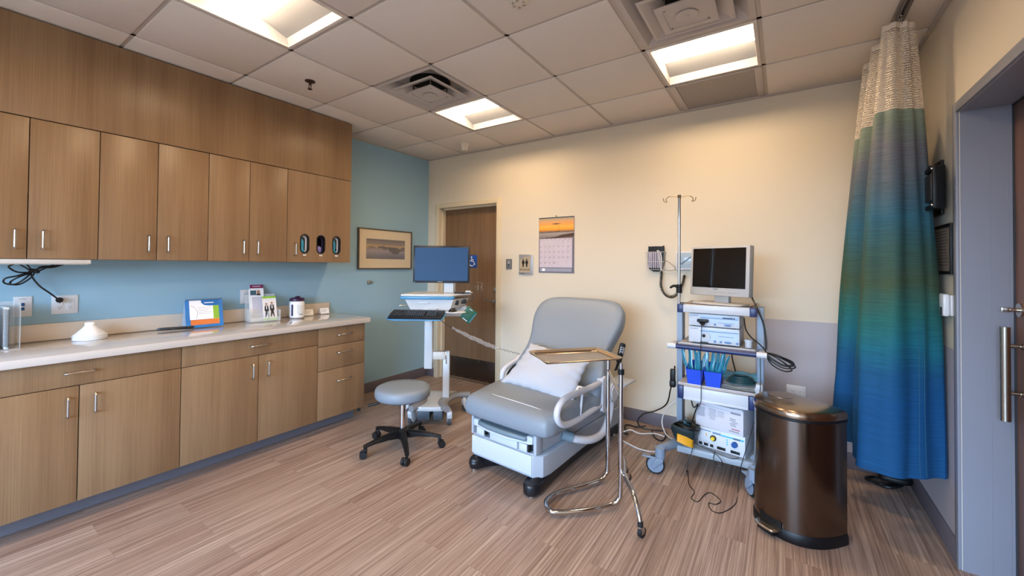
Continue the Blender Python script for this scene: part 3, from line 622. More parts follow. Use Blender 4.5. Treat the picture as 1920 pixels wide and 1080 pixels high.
b = MB(X=XP); b.grid(lambda u, v: Vector((.285+.075*u, -.045-.055*v, .012*math.sin(u*2.6)+.01)), 6, 3); b.box(.31, .345, -.08, -.06, .0135+.008, .0138+.008, 0, 1)
sub(b.build('care_tag', [PAPER, DKG], pl, solid=.0008), 'white printed care tag')

# ================================================================== STOOL
st = thing('rolling_stool', 'round grey padded stool on five black casters', 'stool', (-2.40, 2.16, 0))
b = MB(); b.lathe([(.15, .385), (.192, .388), (.204, .40), (.208, .42), (.207, .446), (.199, .461), (.18, .470), (.10, .475), (0, .477)], seg=64); b.build('seat', UPH, st, 60)
b = MB(); b.lathe([(.16, .375), (.16, .387)], seg=40); b.cbox((0, 0, .378), (.16, .1, .014), .002); b.build('seat_plate', BLACK, st)
b = MB(); b.cyl((0, 0, .145), (0, 0, .36), .0235, seg=28); b.cyl((0, 0, .36), (0, 0, .372), .018, mi=1); b.cyl((0, 0, .34), (0, 0, .35), .026); b.build('gas_column', [CHROME, BLACK], st)
b = MB(); b.cyl((-.04, -.03, .37), (-.165, -.135, .335), .004, seg=8); b.build('lever', CHROME, st); b = MB(); b.cyl((-.135, -.11, .343), (-.20, -.163, .324), .010, .009, seg=12); b.build('lever_grip', BLACK, st)
b = MB(); b.lathe([(.036, .075), (.045, .09), (.045, .14), (.030, .155), (0, .155)], seg=28); b.build('hub', BLACK, st)
a0 = math.radians(-107.5)
for k in range(5):
    a = a0+2*PI*k/5; ca, sa = math.cos(a), math.sin(a)
    R_ = Matrix(((ca, -sa, 0, 0), (sa, ca, 0, 0), (0, 0, 1, 0), (0, 0, 0, 1)))
    b = MB(X=R_); secs = []
    for r, w_, zt, zb in ((.03, .026, .14, .085), (.12, .022, .130, .092), (.22, .018, .112, .088), (.275, .016, .100, .078), (.295, .014, .094, .066)):
        secs.append([(r, -w_, zb), (r, w_, zb), (r, w_, zt-.006), (r, w_*.6, zt), (r, -w_*.6, zt), (r, -w_, zt-.006)])
    b.loft(secs); l = b.build('leg', BLACK, st, 50)
    sw = random.uniform(-60, 60)
    Xc = R_ @ loc(.28, 0, 0) @ rot('Z', sw); b = MB(X=Xc); b.cyl((0, 0, .05), (0, 0, .08), .010)
    for y in (-.014, .014): b.cyl((.018, y-.010, .0265), (.018, y+.010, .0265), .0265, seg=24)
    b.cyl((.018, -.006, .0265), (.018, .006, .0265), .012); b.box(-.008, .032, -.006, .006, .03, .058, .003); b.build('caster', RUB, l)

# ================================================================== INSTRUMENT STAND WITH TRAY
ms = thing('tray_stand', 'chrome rolling instrument stand carrying a shallow metal tray', 'stand', (-.86, 2.42, 0))
def L(x, y, z): return (x+.86, y-2.42, z)
CH2 = mat('stand_chrome', '#c9c6c4', .12, 1)
P1 = (-.935, 2.575); P2 = (-.772, 2.335)
b = MB(); b.tube([L(*P2, .79), L(*P2, .5), L(*P2, .12), L(P2[0]-.01, P2[1]-.012, .06), L(P2[0]-.045, P2[1]-.043, .036), L(-.93, 2.155, .03), L(-1.035, 2.062, .03), L(-1.085, 2.055, .03), L(-1.13, 2.105, .03), L(-1.14, 2.165, .03), L(-1.115, 2.25, .03), L(-1.03, 2.40, .03), L(P1[0]-.035, P1[1]-.06, .032), L(P1[0]-.01, P1[1]-.02, .055), L(*P1, .12), L(*P1, .5), L(*P1, .83)], .0135, 16, 7); b.build('u_frame', CH2, ms)
b = MB(); b.tube([L(-.845, 2.66, .075), L(-.85, 2.64, .15), L(-.84, 2.58, .19), L(-.80, 2.48, .20), L(-.76, 2.36, .205), L(-.72, 2.29, .205), L(-.66, 2.215, .175), L(-.62, 2.17, .11), L(-.61, 2.158, .075)], .0125, 14, 6); b.build('rear_leg', CH2, ms)
for x, y, r in ((-.845, 2.665, 60), (-.608, 2.156, 75)):
    b = MB(X=loc(*L(x, y, 0)) @ rot('Z', r)); b.cyl((0, 0, .062), (0, 0, .085), .014, mi=1); b.cyl((0, 0, .055), (0, 0, .062), .017, mi=0)
    for q in (-.012, .012): b.cbox((.008, q, .04), (.026, .002, .038), .0008, 0)
    b.cyl((.012, -.010, .026), (.012, .010, .026), .026, seg=24, mi=1); b.cyl((.012, -.013, .026), (.012, .013, .026), .006, mi=0); b.build('caster', [CH2, RUB], ms)
b = MB(); b.tube([L(*P1, .73), L(-.88, 2.49, .70), L(*P2, .645)], .008, 10, 1, sm=False); b.build('brace', CH2, ms)
b = MB(); b.cyl(L(*P2, .775), L(*P2, .805), .018); b.build('height_collar', BLACK, ms)
b = MB(); b.cyl(L(*P2, .80), L(*P2, .838), .0095)
tdir = Vector((.64, .768, 0)); td2 = Vector((-.768, .64, 0)); TC = Vector((-1.065, 2.335, .85))
c1, c2 = TC-tdir*.235-td2*.14, TC+tdir*.235-td2*.14; c3, c4 = TC+tdir*.235+td2*.14, TC-tdir*.235+td2*.14
zz = Vector((0, 0, -.008)); b.tube([L(*(Vector((*P2, .834)))), L(*(c2+zz)), L(*(c1+zz)), L(*(c4+zz)), L(*(c3+zz)), L(*(c2+zz))], .006, 8, 1, sm=False); b.build('tray_holder', CH2, ms)
tr = MB(X=Matrix(((tdir.x, td2.x, 0, TC.x), (tdir.y, td2.y, 0, TC.y), (0, 0, 1, TC.z), (0, 0, 0, 1))))
def rr(w_, d_, r, z, n=6):
    o = []
    for cx, cy, a in ((w_-r, d_-r, 0), (-w_+r, d_-r, 90), (-w_+r, -d_+r, 180), (w_-r, -d_+r, 270)):
        for k in range(n+1): t_ = math.radians(a+90*k/n); o.append((cx+r*math.cos(t_), cy+r*math.sin(t_), z))
    return o
tr.loft([rr(.248, .168, .05, .0), rr(.251, .171, .05, .002), rr(.249, .169, .05, .0035), rr(.234, .154, .045, .0015), rr(.222, .142, .04, -.0095), rr(.214, .134, .038, -.013)], cap=False)
tr.loft([rr(.214, .134, .038, -.013), rr(.1, .06, .02, -.0135)])
trt = tr.build('instrument_tray', mat('tray_steel', '#cdbba3', .25, 1), None, 50, solid=.0012); tag(trt, 'empty rectangular warm-toned steel tray on the chrome stand', 'tray')

# ================================================================== COMPUTER CART (local x to the right, y away)
ws = thing('computer_cart', 'white height-adjustable computer cart with blue trimmed work surface', 'cart', (-2.614, 2.755, 0), 34.4)
WSW = mat('cart_white', '#cdd0d4', .3); WBL = mat('cart_blue', '#4d93c4', .35); WGR = mat('cart_grey', '#8b8a8c', .4)
b = MB(); b.prism(smooth_poly([(-.15, -.19), (.08, -.19), (.11, -.12), (.06, .0), (.1, .14), (.2, .22), (.1, .27), (-.2, .27), (-.25, .2), (-.13, .1), (-.10, -.05), (-.2, -.13)]), .125, .165, .01); b.build('base_plate', WSW, ws, 50)
b = MB(); b.box(-.14, -.03, -.18, .0, .045, .124, .006); b.box(.0, .08, -.18, .0, .045, .124, .006); b.build('battery_box', mat('battery_grey', '#4a5560', .5), ws)
for s in (1, -1):
    b = MB(); P_ = [(.125, -.215), (.075, -.12), (.07, .0), (.11, .12), (.19, .185), (.29, .195)]
    P_ = [(x if s > 0 else -.06-x, y) for x, y in P_]; cr = crom([(x, y, .165) for x, y in P_], 6); secs = []
    for i, p in enumerate(cr):
        t_ = (cr[min(i+1, len(cr)-1)]-cr[max(i-1, 0)]).normalized(); n_ = Vector((-t_.y, t_.x, 0)); f = i/(len(cr)-1); w_ = .012+.040*math.sin(PI*min(1, max(0, .08+f*.86)))**.6; h_ = .028
        secs.append([tuple(p+n_*w_*math.cos(a)+Vector((0, 0, h_*math.sin(a)-.01))) for a in [2*PI*q/14 for q in range(14)]])
    b.loft(secs); b.build('bumper_foot', WGR, ws, 60)
for x, y, r in ((.14, -.165, 100), (-.196, -.165, 60), (.24, .17, 30), (-.29, .17, 150)):
    b = MB(X=loc(x, y, 0) @ rot('Z', r)); b.cyl((0, 0, .09), (0, 0, .135), .016)
    b.prism(smooth_poly([(-.022, .115), (.015, .115), (.045, .08), (.05, .045), (.02, .02), (-.01, .045)]), -.022, .022, .004, X=Matrix(((1, 0, 0, 0), (0, 0, -1, 0), (0, 1, 0, 0), (0, 0, 0, 1))))
    b.cyl((.018, -.018, .04), (.018, .018, .04), .04, seg=28, mi=1); b.box(-.03, .03, -.012, .012, .09, .10, .003); b.build('caster', [WSW, mat('tyre_grey', '#4b5058', .5)], ws)
b = MB(); b.box(.05, .11, .02, .08, .16, .60, .004); b.build('lower_post', WSW, ws)
b = MB(); b.box(-.04, .075, .0, .075, .53, .60, .006); b.box(-.06, -.045, .02, .06, .50, .62, .003); b.box(.078, .084, .005, .07, .49, .60, .001, 1); b.build('post_clamp', [mat('clamp_ivory', '#cfc9c0', .4), STEEL], ws)
b = MB(); b.box(-.122, -.048, .015, .085, .44, 1.02, .006); b.build('riser_column', WSW, ws)
b = MB(); b.prism([(-.30, -.15), (-.22, -.165), (.12, -.165), (.16, -.14), (.19, -.07), (.30, .06), (.30, .25), (-.27, .25)], 1.118, 1.136, .005); b.build('work_surface', WSW, ws)
b = MB(); b.prism([(-.305, -.15), (-.22, -.172), (.12, -.172), (.165, -.147), (.17, -.05), (-.29, -.05)], 1.092, 1.1175, .008); sub(b.build('edge_trim', WBL, ws), 'blue edge trim')
b = MB(); b.loft([[(-.22, -.13, 1.0), (.13, -.13, 1.0), (.24, .05, 1.02), (.24, .2, 1.02), (-.22, .2, 1.0)], [(-.265, -.14, 1.09), (.16, -.14, 1.09), (.27, .04, 1.09), (.27, .22, 1.09), (-.265, .22, 1.09)]])
b.box(-.15, -.05, -.15, -.12, 1.055, 1.066, .002); b.build('storage_bin', WSW, ws)
b = MB(); b.box(.14, .20, -.095, -.05, 1.04, 1.082, .003, X=loc(0, 0, 0)); b.box(.215, .262, -.02, .03, 1.045, 1.082, .003); b.build('bin_opening', BLACK, ws)
b = MB(); b.box(-.25, .15, -.15, -.12, .985, .998, .003); b.box(-.20, -.05, -.11, .05, .96, .985, .005); b.box(.02, .26, .05, .09, .92, 1.02, .004); b.box(-.2, -.19, -.15, -.13, .965, .985); b.box(-.10, .02, -.17, -.12, 1.0, 1.012, .003); b.build('slide_frame', WSW, ws)
XK = loc(-.125, -.29, .975) @ rot('Z', -3) @ rot('X', 15)
b = MB(X=XK); b.prism(smooth_poly([(-.225, -.10), (0, -.105), (.2, -.105), (.235, -.07), (.235, .08), (.2, .1), (-.2, .1), (-.235, .07)], 3), -.012, -.002, .003); b.box(-.02, .04, .05, .16, -.03, -.012, .003, 1); b.build('keyboard_tray', [WBL, WSW], ws)
b = MB(); b.lathe([(.10, 0), (.106, .003), (.106, .006), (.1, .009), (0, .009)], c=(0, 0, 0), seg=40, X=loc(.175, -.21, .985) @ Matrix.Diagonal((1, .62, 1, 1))); b.tube([(.10, -.24, .985), (.02, -.26, .97), (-.02, -.24, .96)], .005, 8); b.build('mouse_tray', WSW, ws)
b = MB(); b.prism([(.055, .02), (.14, .02), (.155, .06), (.045, .06)], 1.137, 1.25, .006); b.box(.06, .13, .025, .06, 1.25, 1.40, .006); b.build('monitor_mount', WSW, ws)
b = MB(); b.tube([(.295, .05, 1.155), (.38, .03, 1.165), (.41, .0, 1.17), (.40, -.06, 1.19), (.41, -.05, 1.235), (.36, .0, 1.245)], .003, 6, 4); b.tube([(.36, .03, 1.165), (.37, -.02, 1.168), (.37, -.02, 1.22)], .0025, 6, 2); b.tube([(.39, .0, 1.16), (.40, -.03, 1.20), (.33, -.01, 1.20)], .0025, 6, 3); b.box(.25, .30, .02, .09, 1.138, 1.16, .006, 1); b.build('scanner_holder', [STEEL, WSW], ws)
b = MB(); b.tube([(-.22, -.12, 1.03), (-.31, -.13, 1.035)], .003, 6, 1); b.sph((-.315, -.13, 1.032), .006, mi=1); b.build('side_hook', [STEEL, WSW], ws)
WX = Matrix.Translation((-2.614, 2.755, 0)) @ rot('Z', 34.4)
def onws(name, label, cat, c, rz=0): return thing(name, label, cat, (WX @ Vector(c))[:], 34.4+rz)
# monitor
mo = onws('computer_monitor', 'wide black monitor with a blank blue screen on the computer cart', 'monitor', (.035, -.02, 1.232))
SCR = bpy.data.materials.new('screen_sky_glow'); SCR.use_nodes = True; nt = SCR.node_tree; bs = nt.nodes['Principled BSDF']; bs.inputs['Base Color'].default_value = col('#16293f'); bs.inputs['Roughness'].default_value = .45; bs.inputs['Specular IOR Level'].default_value = .25
bs.inputs['Emission Color'].default_value = col('#215c98'); bs.inputs['Emission Strength'].default_value = .45  # blue emission stands in for sky reflected on the switched-off screen
b = MB(X=rot('X', -2)); b.box(-.257, .257, -.012, .016, 0, .34, .004); b.prism([(-.2, .06), (.2, .06), (.2, .28), (-.2, .28)], 0, .03, .01, X=loc(0, .045, 0) @ rot('X', 90)); b.build('casing', mat('monitor_black', '#14181f', .3), mo)
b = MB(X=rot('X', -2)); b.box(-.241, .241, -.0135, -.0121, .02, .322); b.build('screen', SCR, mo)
b = MB(X=rot('X', -2)); b.text('SAMSUNG', .0095, loc(-.01, -.0128, .010) @ rot('X', 90)); b.build('brand_lettering', WHITE, mo); b = MB(X=rot('X', -2)); b.sph((-.243, -.0125, .008), .002); b.build('power_light', mat('led', '#9fd0ff', emit=(.5, .8, 1, 2)), mo)
# keyboard
kb = thing('keyboard', 'black computer keyboard on the blue keyboard tray', 'keyboard'); kb.matrix_world = WX @ XK
b = MB(); b.prism([(-.225, -.078), (.225, -.078), (.232, .0), (.225, .078), (-.225, .078), (-.232, 0)], -.001, .012, .004); b.box(-.225, .225, -.103, -.078, -.001, .006, .003); b.build('body', BLACK, kb)
b = MB()
for r in range(5):
    n = 15 if r else 13
    for k in range(n+(4 if r else 4)):
        x = -.211+k*.0195+(.008 if k >= 15 else 0)+ (.0 if r else .0)
        if x > .215: break
        b.cbox((x+.012*(k >= 15), .055-r*.0265, .015), (.0165, .020, .007), .002)
b.build('keys', mat('key_black', '#26272b', .35), kb)
m_ = onws('computer_mouse', 'black computer mouse on the round mouse tray', 'mouse', (.165, -.215, .994), 60); b = MB(); b.sph((0, 0, .0), .032, (1.5, .95, .95)); bmesh.ops.bisect_plane(b.bm, geom=b.bm.verts[:]+b.bm.edges[:]+b.bm.faces[:], plane_co=(0, 0, 0.0), plane_no=(0, 0, -1), clear_outer=True); b.build('shell', mat('mouse_black', '#121214', .2), m_, 50)
b = MB(); b.cyl((.022, -.004, .024), (.022, .004, .024), .009, seg=12); b.build('scroll_wheel', DKG, m_)
t = onws('card_reader', 'flat black reader with cable on the cart work surface', 'card reader', (.20, .0, 1.136)); b = MB(); b.box(-.045, .05, -.03, .03, 0, .013, .004); b.build('body', BLACK, t); b = MB(); b.tube([(.05, 0, .008), (.10, -.02, .005), (.125, -.04, -.03), (.10, -.035, -.07), (.06, -.02, -.06)], .003, 6); b.build('cable', CABLE, t)
t = onws('green_card', 'dark green card hanging from the right side of the computer cart', 'card', (.295, -.12, .955)); GRN = mat('card_green', '#12543c', .5)
b = MB(X=rot('Y', 38)); b.cbox((0, 0, 0), (.105, .012, .125), .002); b.cbox((.0, -.0065, -.052), (.05, .001, .006), 0, 1); b.cbox((-.01, -.0065, .05), (.03, .001, .004), 0, 1); b.cbox((.045, -.0066, .0), (.012, .001, .10), 0, 2); b.build('card_body', [GRN, PAPER, mat('card_teal', '#2c6f78', .5)], t)
b = MB(); b.tube([(-.02, 0, .075), (-.10, .03, .08), (-.14, .04, .10)], .002, 6, 3); b.build('clip_wire', STEEL, t)
# coiled cable in clear sleeve, cart to chair
A = WX @ Vector((.06, -.26, .965)); B = Vector((-1.93, 2.86, .66))
A = Vector((-2.36, 2.53, .93)); Bq = [A, Vector((-2.30, 2.60, .87)), Vector((-2.18, 2.70, .79)), Vector((-2.03, 2.81, .71)), Vector((-1.835, 2.93, .652))]
cen = crom(Bq, 80); hp = []
for i, p in enumerate(cen): a = i*.62; t_ = (cen[min(i+1, len(cen)-1)]-cen[max(i-1, 0)]).normalized(); u = t_.cross(Vector((0, 0, 1))).normalized(); v = t_.cross(u); hp.append(p+(u*math.cos(a)+v*math.sin(a))*.0055)
cc = thing('coiled_cable', 'thin dark coiled cable in clear sleeve from computer cart to exam chair', 'cable', A)
b = MB(X=loc(*(-A))); b.tube(hp, .0019, 5, 1, sm=False); b.build('coil', DKG, cc)
b = MB(X=loc(*(-A))); sl = crom(Bq[1:4]+[Vector((-1.98, 2.84, .695))], 10); 
secs = []
for i, p in enumerate(sl):
    t_ = (sl[min(i+1, len(sl)-1)]-sl[max(i-1, 0)]).normalized(); u = t_.cross(Vector((0, 0, 1))).normalized(); v = t_.cross(u); f = i/(len(sl)-1); r_ = .008+.010*math.sin(PI*f)+.003*math.sin(i*1.9)
    secs.append([p+(u*math.cos(a)+v*math.sin(a))*r_*(1+.12*math.sin(3*a+i)) for a in [2*PI*q/12 for q in range(12)]])
b.loft(secs, cap=False); sub(b.build('clear_sleeve', mat('clear_film', '#e9e6e4', .12, alpha=.16, spec=.8), cc), 'crumpled clear plastic sleeve')
# ================================================================== INSTRUMENT TOWER
TGR = mat('tower_grey', '#7f8fa3', .4); TWH = mat('tower_white', '#c4c8d0', .35); NAVY = mat('tower_navy', '#16295c', .35); SHF = mat('shelf_beige', '#b3a79e', .5)
TX, TY = -.372, 3.02
tw = thing('instrument_tower', 'grey and white wheeled instrument tower with navy corners and four levels', 'medical cart', (TX, TY, 0))
for s in (-1, 1):
    b = MB(); b.box(s*.245-.02, s*.245+.02, .10, .42, .19, 1.13, .008) if False else None
    y = .20; b.prism([(s*.248-.018, y-.05), (s*.248+.018, y-.05), (s*.248+.018, y+.05), (s*.248-.018, y+.05)], .19, 1.135, .004)
    b.build('post', TGR, tw, 40)
def shelf(z, name='shelf', t_=.012):
    b = MB(); b.box(-.228, .228, .0, .48, z-t_, z, .003); b.box(-.228, .228, .0, .012, z, z+.006, .002, 1); return b.build(name, [SHF, TWH], tw)
s1 = shelf(1.135, 'top_shelf'); b = MB(); b.box(-.195, .198, -.012, .008, 1.088, 1.138, .003); b.build('front_rail', TWH, s1)
for x in (-.213, .215): b = MB(); b.box(x-.02, x+.02, -.014, .06, 1.084, 1.142, .006); b.build('corner_cap', NAVY, s1)
s2 = shelf(.873, 'middle_shelf'); b = MB(); b.cyl((-.235, -.03, .855), (.235, -.03, .855), .0165, seg=20); b.build('push_bar', NAVY, s2)
for x in (-.262, .262): b = MB(); b.cyl((x-.027, -.03, .855), (x+.027, -.03, .855), .019, seg=20); b.cbox((x, .04, .855), (.04, .12, .03), .006); b.build('bar_end', TWH, s2)
s3 = shelf(.598, 'drawer_shelf'); b = MB(); b.box(-.19, .19, -.014, .46, .505, .585, .003); b.box(-.19, .19, -.022, -.006, .498, .517, .004); b.build('drawer', TWH, s3)
for x in (-.21, .21): b = MB(); b.box(x-.019, x+.019, -.016, .46, .498, .588, .006); b.build('drawer_end', NAVY, s3)
b = MB(); b.box(-.235, .262, .0, .50, .125, .168, .006); b.box(-.225, .252, .012, .49, .168, .170); b.box(-.27, -.23, .08, .46, .15, .20, .006); b.box(.23, .27, .08, .46, .15, .20, .006); b.build('base_shelf', mat('base_steel', '#99a3ad', .4), tw)
for k, (x, y, r) in enumerate(((-.315, -.125, 12), (.225, -.10, -60), (-.29, .56, 120), (.27, .56, 60))):
    b = MB(); sx = -1 if x < 0 else 1; sy = -1 if y < 0 else 1
    b.tube([(sx*.22, .08 if sy < 0 else .42, .165), (sx*.25, .03 if sy < 0 else .46, .165), (x, y+.01*sy*-1, .165)], [.035, .026], 12, 4); b.cyl((x, y, .115), (x, y, .178), .032); b.build('caster_arm', TGR, tw)
    b = MB(X=loc(x, y, 0) @ rot('Z', r)); b.cyl((0, 0, .10), (0, 0, .125), .028)
    b.prism([(.02, .11), (-.025, .11), (-.055, .055), (-.045, .04), (-.03, .045), (.02, .09)], -.030, -.018, .003, X=Matrix(((1, 0, 0, 0), (0, 0, -1, -.048), (0, 1, 0, 0), (0, 0, 0, 1)))); b.prism([(.02, .11), (-.025, .11), (-.055, .055), (-.045, .04), (-.03, .045), (.02, .09)], -.030, -.018, .003, X=Matrix(((1, 0, 0, 0), (0, 0, -1, 0), (0, 1, 0, 0), (0, 0, 0, 1))))
    b.box(-.10, .0, -.016, .016, .100, .112, .005); b.box(-.115, -.085, -.022, .022, .106, .114, .003)
    for q in (-.006, .006):
        X_ = loc(-.030, q, .06) @ rot('X', 90); b.lathe([(.034, -.006), (.052, -.008), (.060, -.004), (.060, .004), (.052, .008), (.034, .006)], seg=32, mi=1, X=X_); b.lathe([(.0, -.007), (.034, -.007), (.034, .007), (0, .007)], seg=28, mi=2, X=X_); b.lathe([(.036, -.0088), (.050, -.0088), (.050, .0088), (.036, .0088)], seg=28, mi=0, X=X_)
    b.build('caster', [TGR, RUB, mat('hub_dark', '#2b2f36', .4)], tw)
b = MB(); px, py = -.228, .03; b.cyl((px, py, 1.14), (px, py, 1.895), .0095, seg=20); b.build('iv_pole', mat('pole_chrome', '#d5d5d8', .1, 1), tw)
b = MB(); b.cyl((px, py, 1.88), (px, py, 1.90), .012)
for a in (15, 105, 195, 285):
    b.tube([(0, 0, 0), (.05, 0, .006), (.075, 0, .0), (.088, 0, -.02), (.08, 0, -.034), (.10, 0, -.028), (.105, 0, -.005)], .0027, 6, 5, X=loc(px, py, 1.887) @ rot('Z', a))
b.build('hook_crown', mat('hook_bronze', '#6b5a46', .3, .9), tw)
b = MB(); b.cyl((px, py, 1.215), (px, py, 1.275), .019); b.tube([(px, py-.01, 1.255), (px-.03, py-.02, 1.265), (px-.055, py-.02, 1.25)], [.011, .008], 10, 4); b.build('pole_clamp', BLACK, tw)
b = MB(); b.cyl((.243, .0, .63), (.243, .05, .63), .02); b.box(.228, .268, -.005, .05, .60, .665, .006); b.build('side_fitting', TWH, tw)
# display
dm = thing('medical_monitor', 'light grey medical monitor with black screen on top of the tower', 'monitor', (-.365, 3.19, 1.136), -22)
DG = mat('monitor_grey', '#b7b4b1', .4); DGD = mat('monitor_grey_side', '#8d939b', .45)
b = MB(); b.prism(smooth_poly([(-.13, -.09), (.13, -.09), (.17, 0), (.13, .1), (-.13, .1), (-.17, 0)]), 0, .016, .006); b.box(-.05, .05, .02, .06, .01, .14, .005); b.build('foot', DG, dm)
X_ = rot('X', -3); b = MB(X=X_); b.box(-.205, .205, -.03, .03, .062, .408, .006); b.box(-.18, .18, .03, .065, .09, .38, .01); b.build('casing', [DG], dm)
b = MB(X=X_); b.box(-.186, .182, -.0315, -.0298, .117, .392); b.build('screen', mat('screen_black', '#070706', .12, spec=.6), dm)
b = MB(X=X_); b.text('SONY', .012, loc(-.015, -.0308, .107) @ rot('X', 90)); b.build('brand_lettering', DKG, dm)
for k in range(10): 
    b = MB(X=X_); b.box(-.06+k*.02+(.01 if k > 5 else 0), -.047+k*.02+(.01 if k > 5 else 0), -.0318, -.030, .083, .090, .0005); b.build('button', mat('button_grey', '#9fa0a3', .5), dm)
b = MB(X=X_); b.box(.15, .19, .028, .05, .10, .30, .004); b.build('side_connector_strip', BLACK, dm)
# processors
PCW = mat('processor_white', '#c9cfd8', .35); PCB = mat('panel_blue', '#b7cbe3', .35); PCD = mat('panel_stripe', '#5b7fb0', .4)
def processor(z, h, label, dial):
    t = thing('video_processor', label, 'medical device', (-.386, 3.05, z), 0, 'stacked processors on the tower')
    b = MB(); b.box(-.152, .152, 0, .36, .006, h, .003); 
    b.build('housing', PCW, t)
    for x in (-.12, .12):
        for y in (.03, .33): b = MB(); b.cyl((x, y, 0), (x, y, .0065), .009, seg=12); b.build('rubber_foot', RUB, t)
    b = MB(); b.prism([(-.085, .03), (.147, .03), (.147, h-.012), (-.10+.03, h-.012)], 0, .002, 0, X=Matrix(((1, 0, 0, 0), (0, 0, -1, -.0002), (0, 1, 0, 0), (0, 0, 0, 1)))); b.build('control_panel', PCB, t)
    b = MB(); b.box(-.08, .145, -.0032, -.002, h-.028, h-.023); b.box(.03, .12, -.0032, -.002, h-.055, h-.052); b.build('stripe', PCD, t)
    b = MB(); b.text('OLYMPUS', .011, loc(-.118, -.0006, h-.014) @ rot('X', 90)); b.build('brand_lettering', mat('brand_blue', '#5c6d8e', .5), t)
    b = MB(); b.cyl((-.13, 0, .028), (-.13, -.003, .028), .012, seg=24); b.cyl((-.13, -.002, .028), (-.13, -.004, .028), .009, seg=24); b.build('power_button', TWH, t)
    for x in ((.01, .045, .14) if dial else (.01,)):
        b = MB(); b.cyl((x, 0, .022), (x, -.006, .022), .0075, seg=16); b.build('round_button', PCD, t)
    b = MB(); b.prism([(.085+.022*math.cos(a)*(1 if abs(math.cos(a)) < .01 else 1), .022+.007*math.sin(a)) for a in [2*PI*q/20 for q in range(20)]], 0, .005, .001, X=Matrix(((1, 0, 0, 0), (0, 0, -1, 0), (0, 1, 0, 0), (0, 0, 0, 1)))); b.build('oval_button', PCD, t)
    if dial:
        b = MB(); b.cyl((-.045, 0, .05), (-.045, -.012, .05), .026, seg=28); b.cyl((-.045, -.012, .05), (-.045, -.018, .05), .013); b.build('socket_ring', TWH, t); b = MB(); b.cyl((-.055, -.011, .056), (-.055, -.0195, .056), .011); b.build('socket_hole', BLACK, t)
        b = MB(); b.box(.045, .115, -.003, 0, .0075, .018, .001); b.box(-.08, -.03, -.004, 0, .0055, .014, .001, 1); b.build('flap', [TWH, DKG], t)
    else:
        b = MB(); b.box(.055, .115, -.004, -.0021, h-.022, h-.016); b.cyl((.122, -.002, h-.019), (.122, -.005, h-.019), .004); b.build('card_slot', BLACK, t)
        b = MB(); b.box(-.095, -.028, -.035, -.002, .034, .054, .004); b.cyl((-.062, -.02, .018), (-.062, -.03, .034), .012, .02); b.build('black_connector', BLACK, t)
processor(.8795, .112, 'lower white video processor with a round socket, on the tower middle shelf', True)
processor(.9925, .088, 'upper white video processor with black plug in front, stacked on the other', False)
b = MB(X=loc(-.185, 3.075, .8795)); b.lathe([(.017, 0), (.02, .001), (.021, .035), (.021, .038), (.0235, .038), (.0235, .052), (.021, .054), (0, .054)], seg=28); tag(b.build('small_jar', TWH), 'small white lidded jar on the middle shelf of the tower', 'jar')
# blue bins with pouches
BIN = mat('bin_blue', '#0b45cf', .4); PCH = mat('pouch_teal', '#2a7f98', .25, spec=.7); PCH2 = mat('pouch_clear', '#a9c6d8', .15, spec=.8)
for k, (x, lb, tlt) in enumerate(((-.497, 'left of two bright blue plastic bins on the tower', 0), (-.385, 'right of two bright blue plastic bins on the tower', 1))):
    t = thing('storage_bin', lb, 'bin', (x, 3.07, .6045), 0, 'blue plastic bins on the tower'); b = MB()
    o1 = [(-.042, -.045), (.042, -.045), (.042, .10), (-.042, .10)]
    def ring(k_, z, ins=0, zb=0): return [(px_*k_+(-ins if px_ > 0 else ins), py_*(k_ if py_ < 0 else 1)+(-ins if py_ > 0 else ins), z+(zb if py_ > 0 else 0)) for px_, py_ in o1]
    b.loft([ring(1.0, 0), ring(1.25, .098, 0, .035), ring(1.3, .10, 0, .035), ring(1.25, .10, .003, .035), ring(1.0, .004, .003)]); b.build('bin_body', BIN, t)
    for q in range(5):
        px_ = -.03+q*.0145+random.uniform(-.003, .003); lean = (-30+12*q) if k == 0 else (-4+10*q); hh_ = .235-random.uniform(0, .05); yy = -.01+.018*(q % 3)
        X_ = loc(x+px_, 3.07+yy, .625) @ rot('Z', random.uniform(-25, 25)) @ rot('Y', lean*.55) @ rot('X', random.uniform(-6, 4))
        w_ = .011+.005*(q % 2); p_ = MB(X=X_); n = 10
        def pf(u, v, w_=w_, hh_=hh_, q=q): return Vector(((2*u-1)*w_*(1-.15*v)*(1-max(0, v-.85)*4)+.003*math.sin(9*v+q), .002*math.sin(5*u+q)+.004*math.sin(7*v+q*2), v*hh_))
        p_.grid(pf, 4, 14, mi=1 if (q+k) % 2 else 0); p_.grid(lambda u, v: pf(u, v)+Vector((0, -.0035*math.sin(PI*u), 0)), 4, 14, mi=0)
        names = ['leftmost', 'second from left', 'middle', 'second from right', 'rightmost']
        o = p_.build('instrument_pouch', [PCH, PCH2], None, 60); tag(o, 'teal instrument pouch, %s in the %s blue bin' % (names[q], 'left' if k == 0 else 'right'), 'pouch', 'pouches standing in the %s blue bin' % ('left' if k == 0 else 'right'))
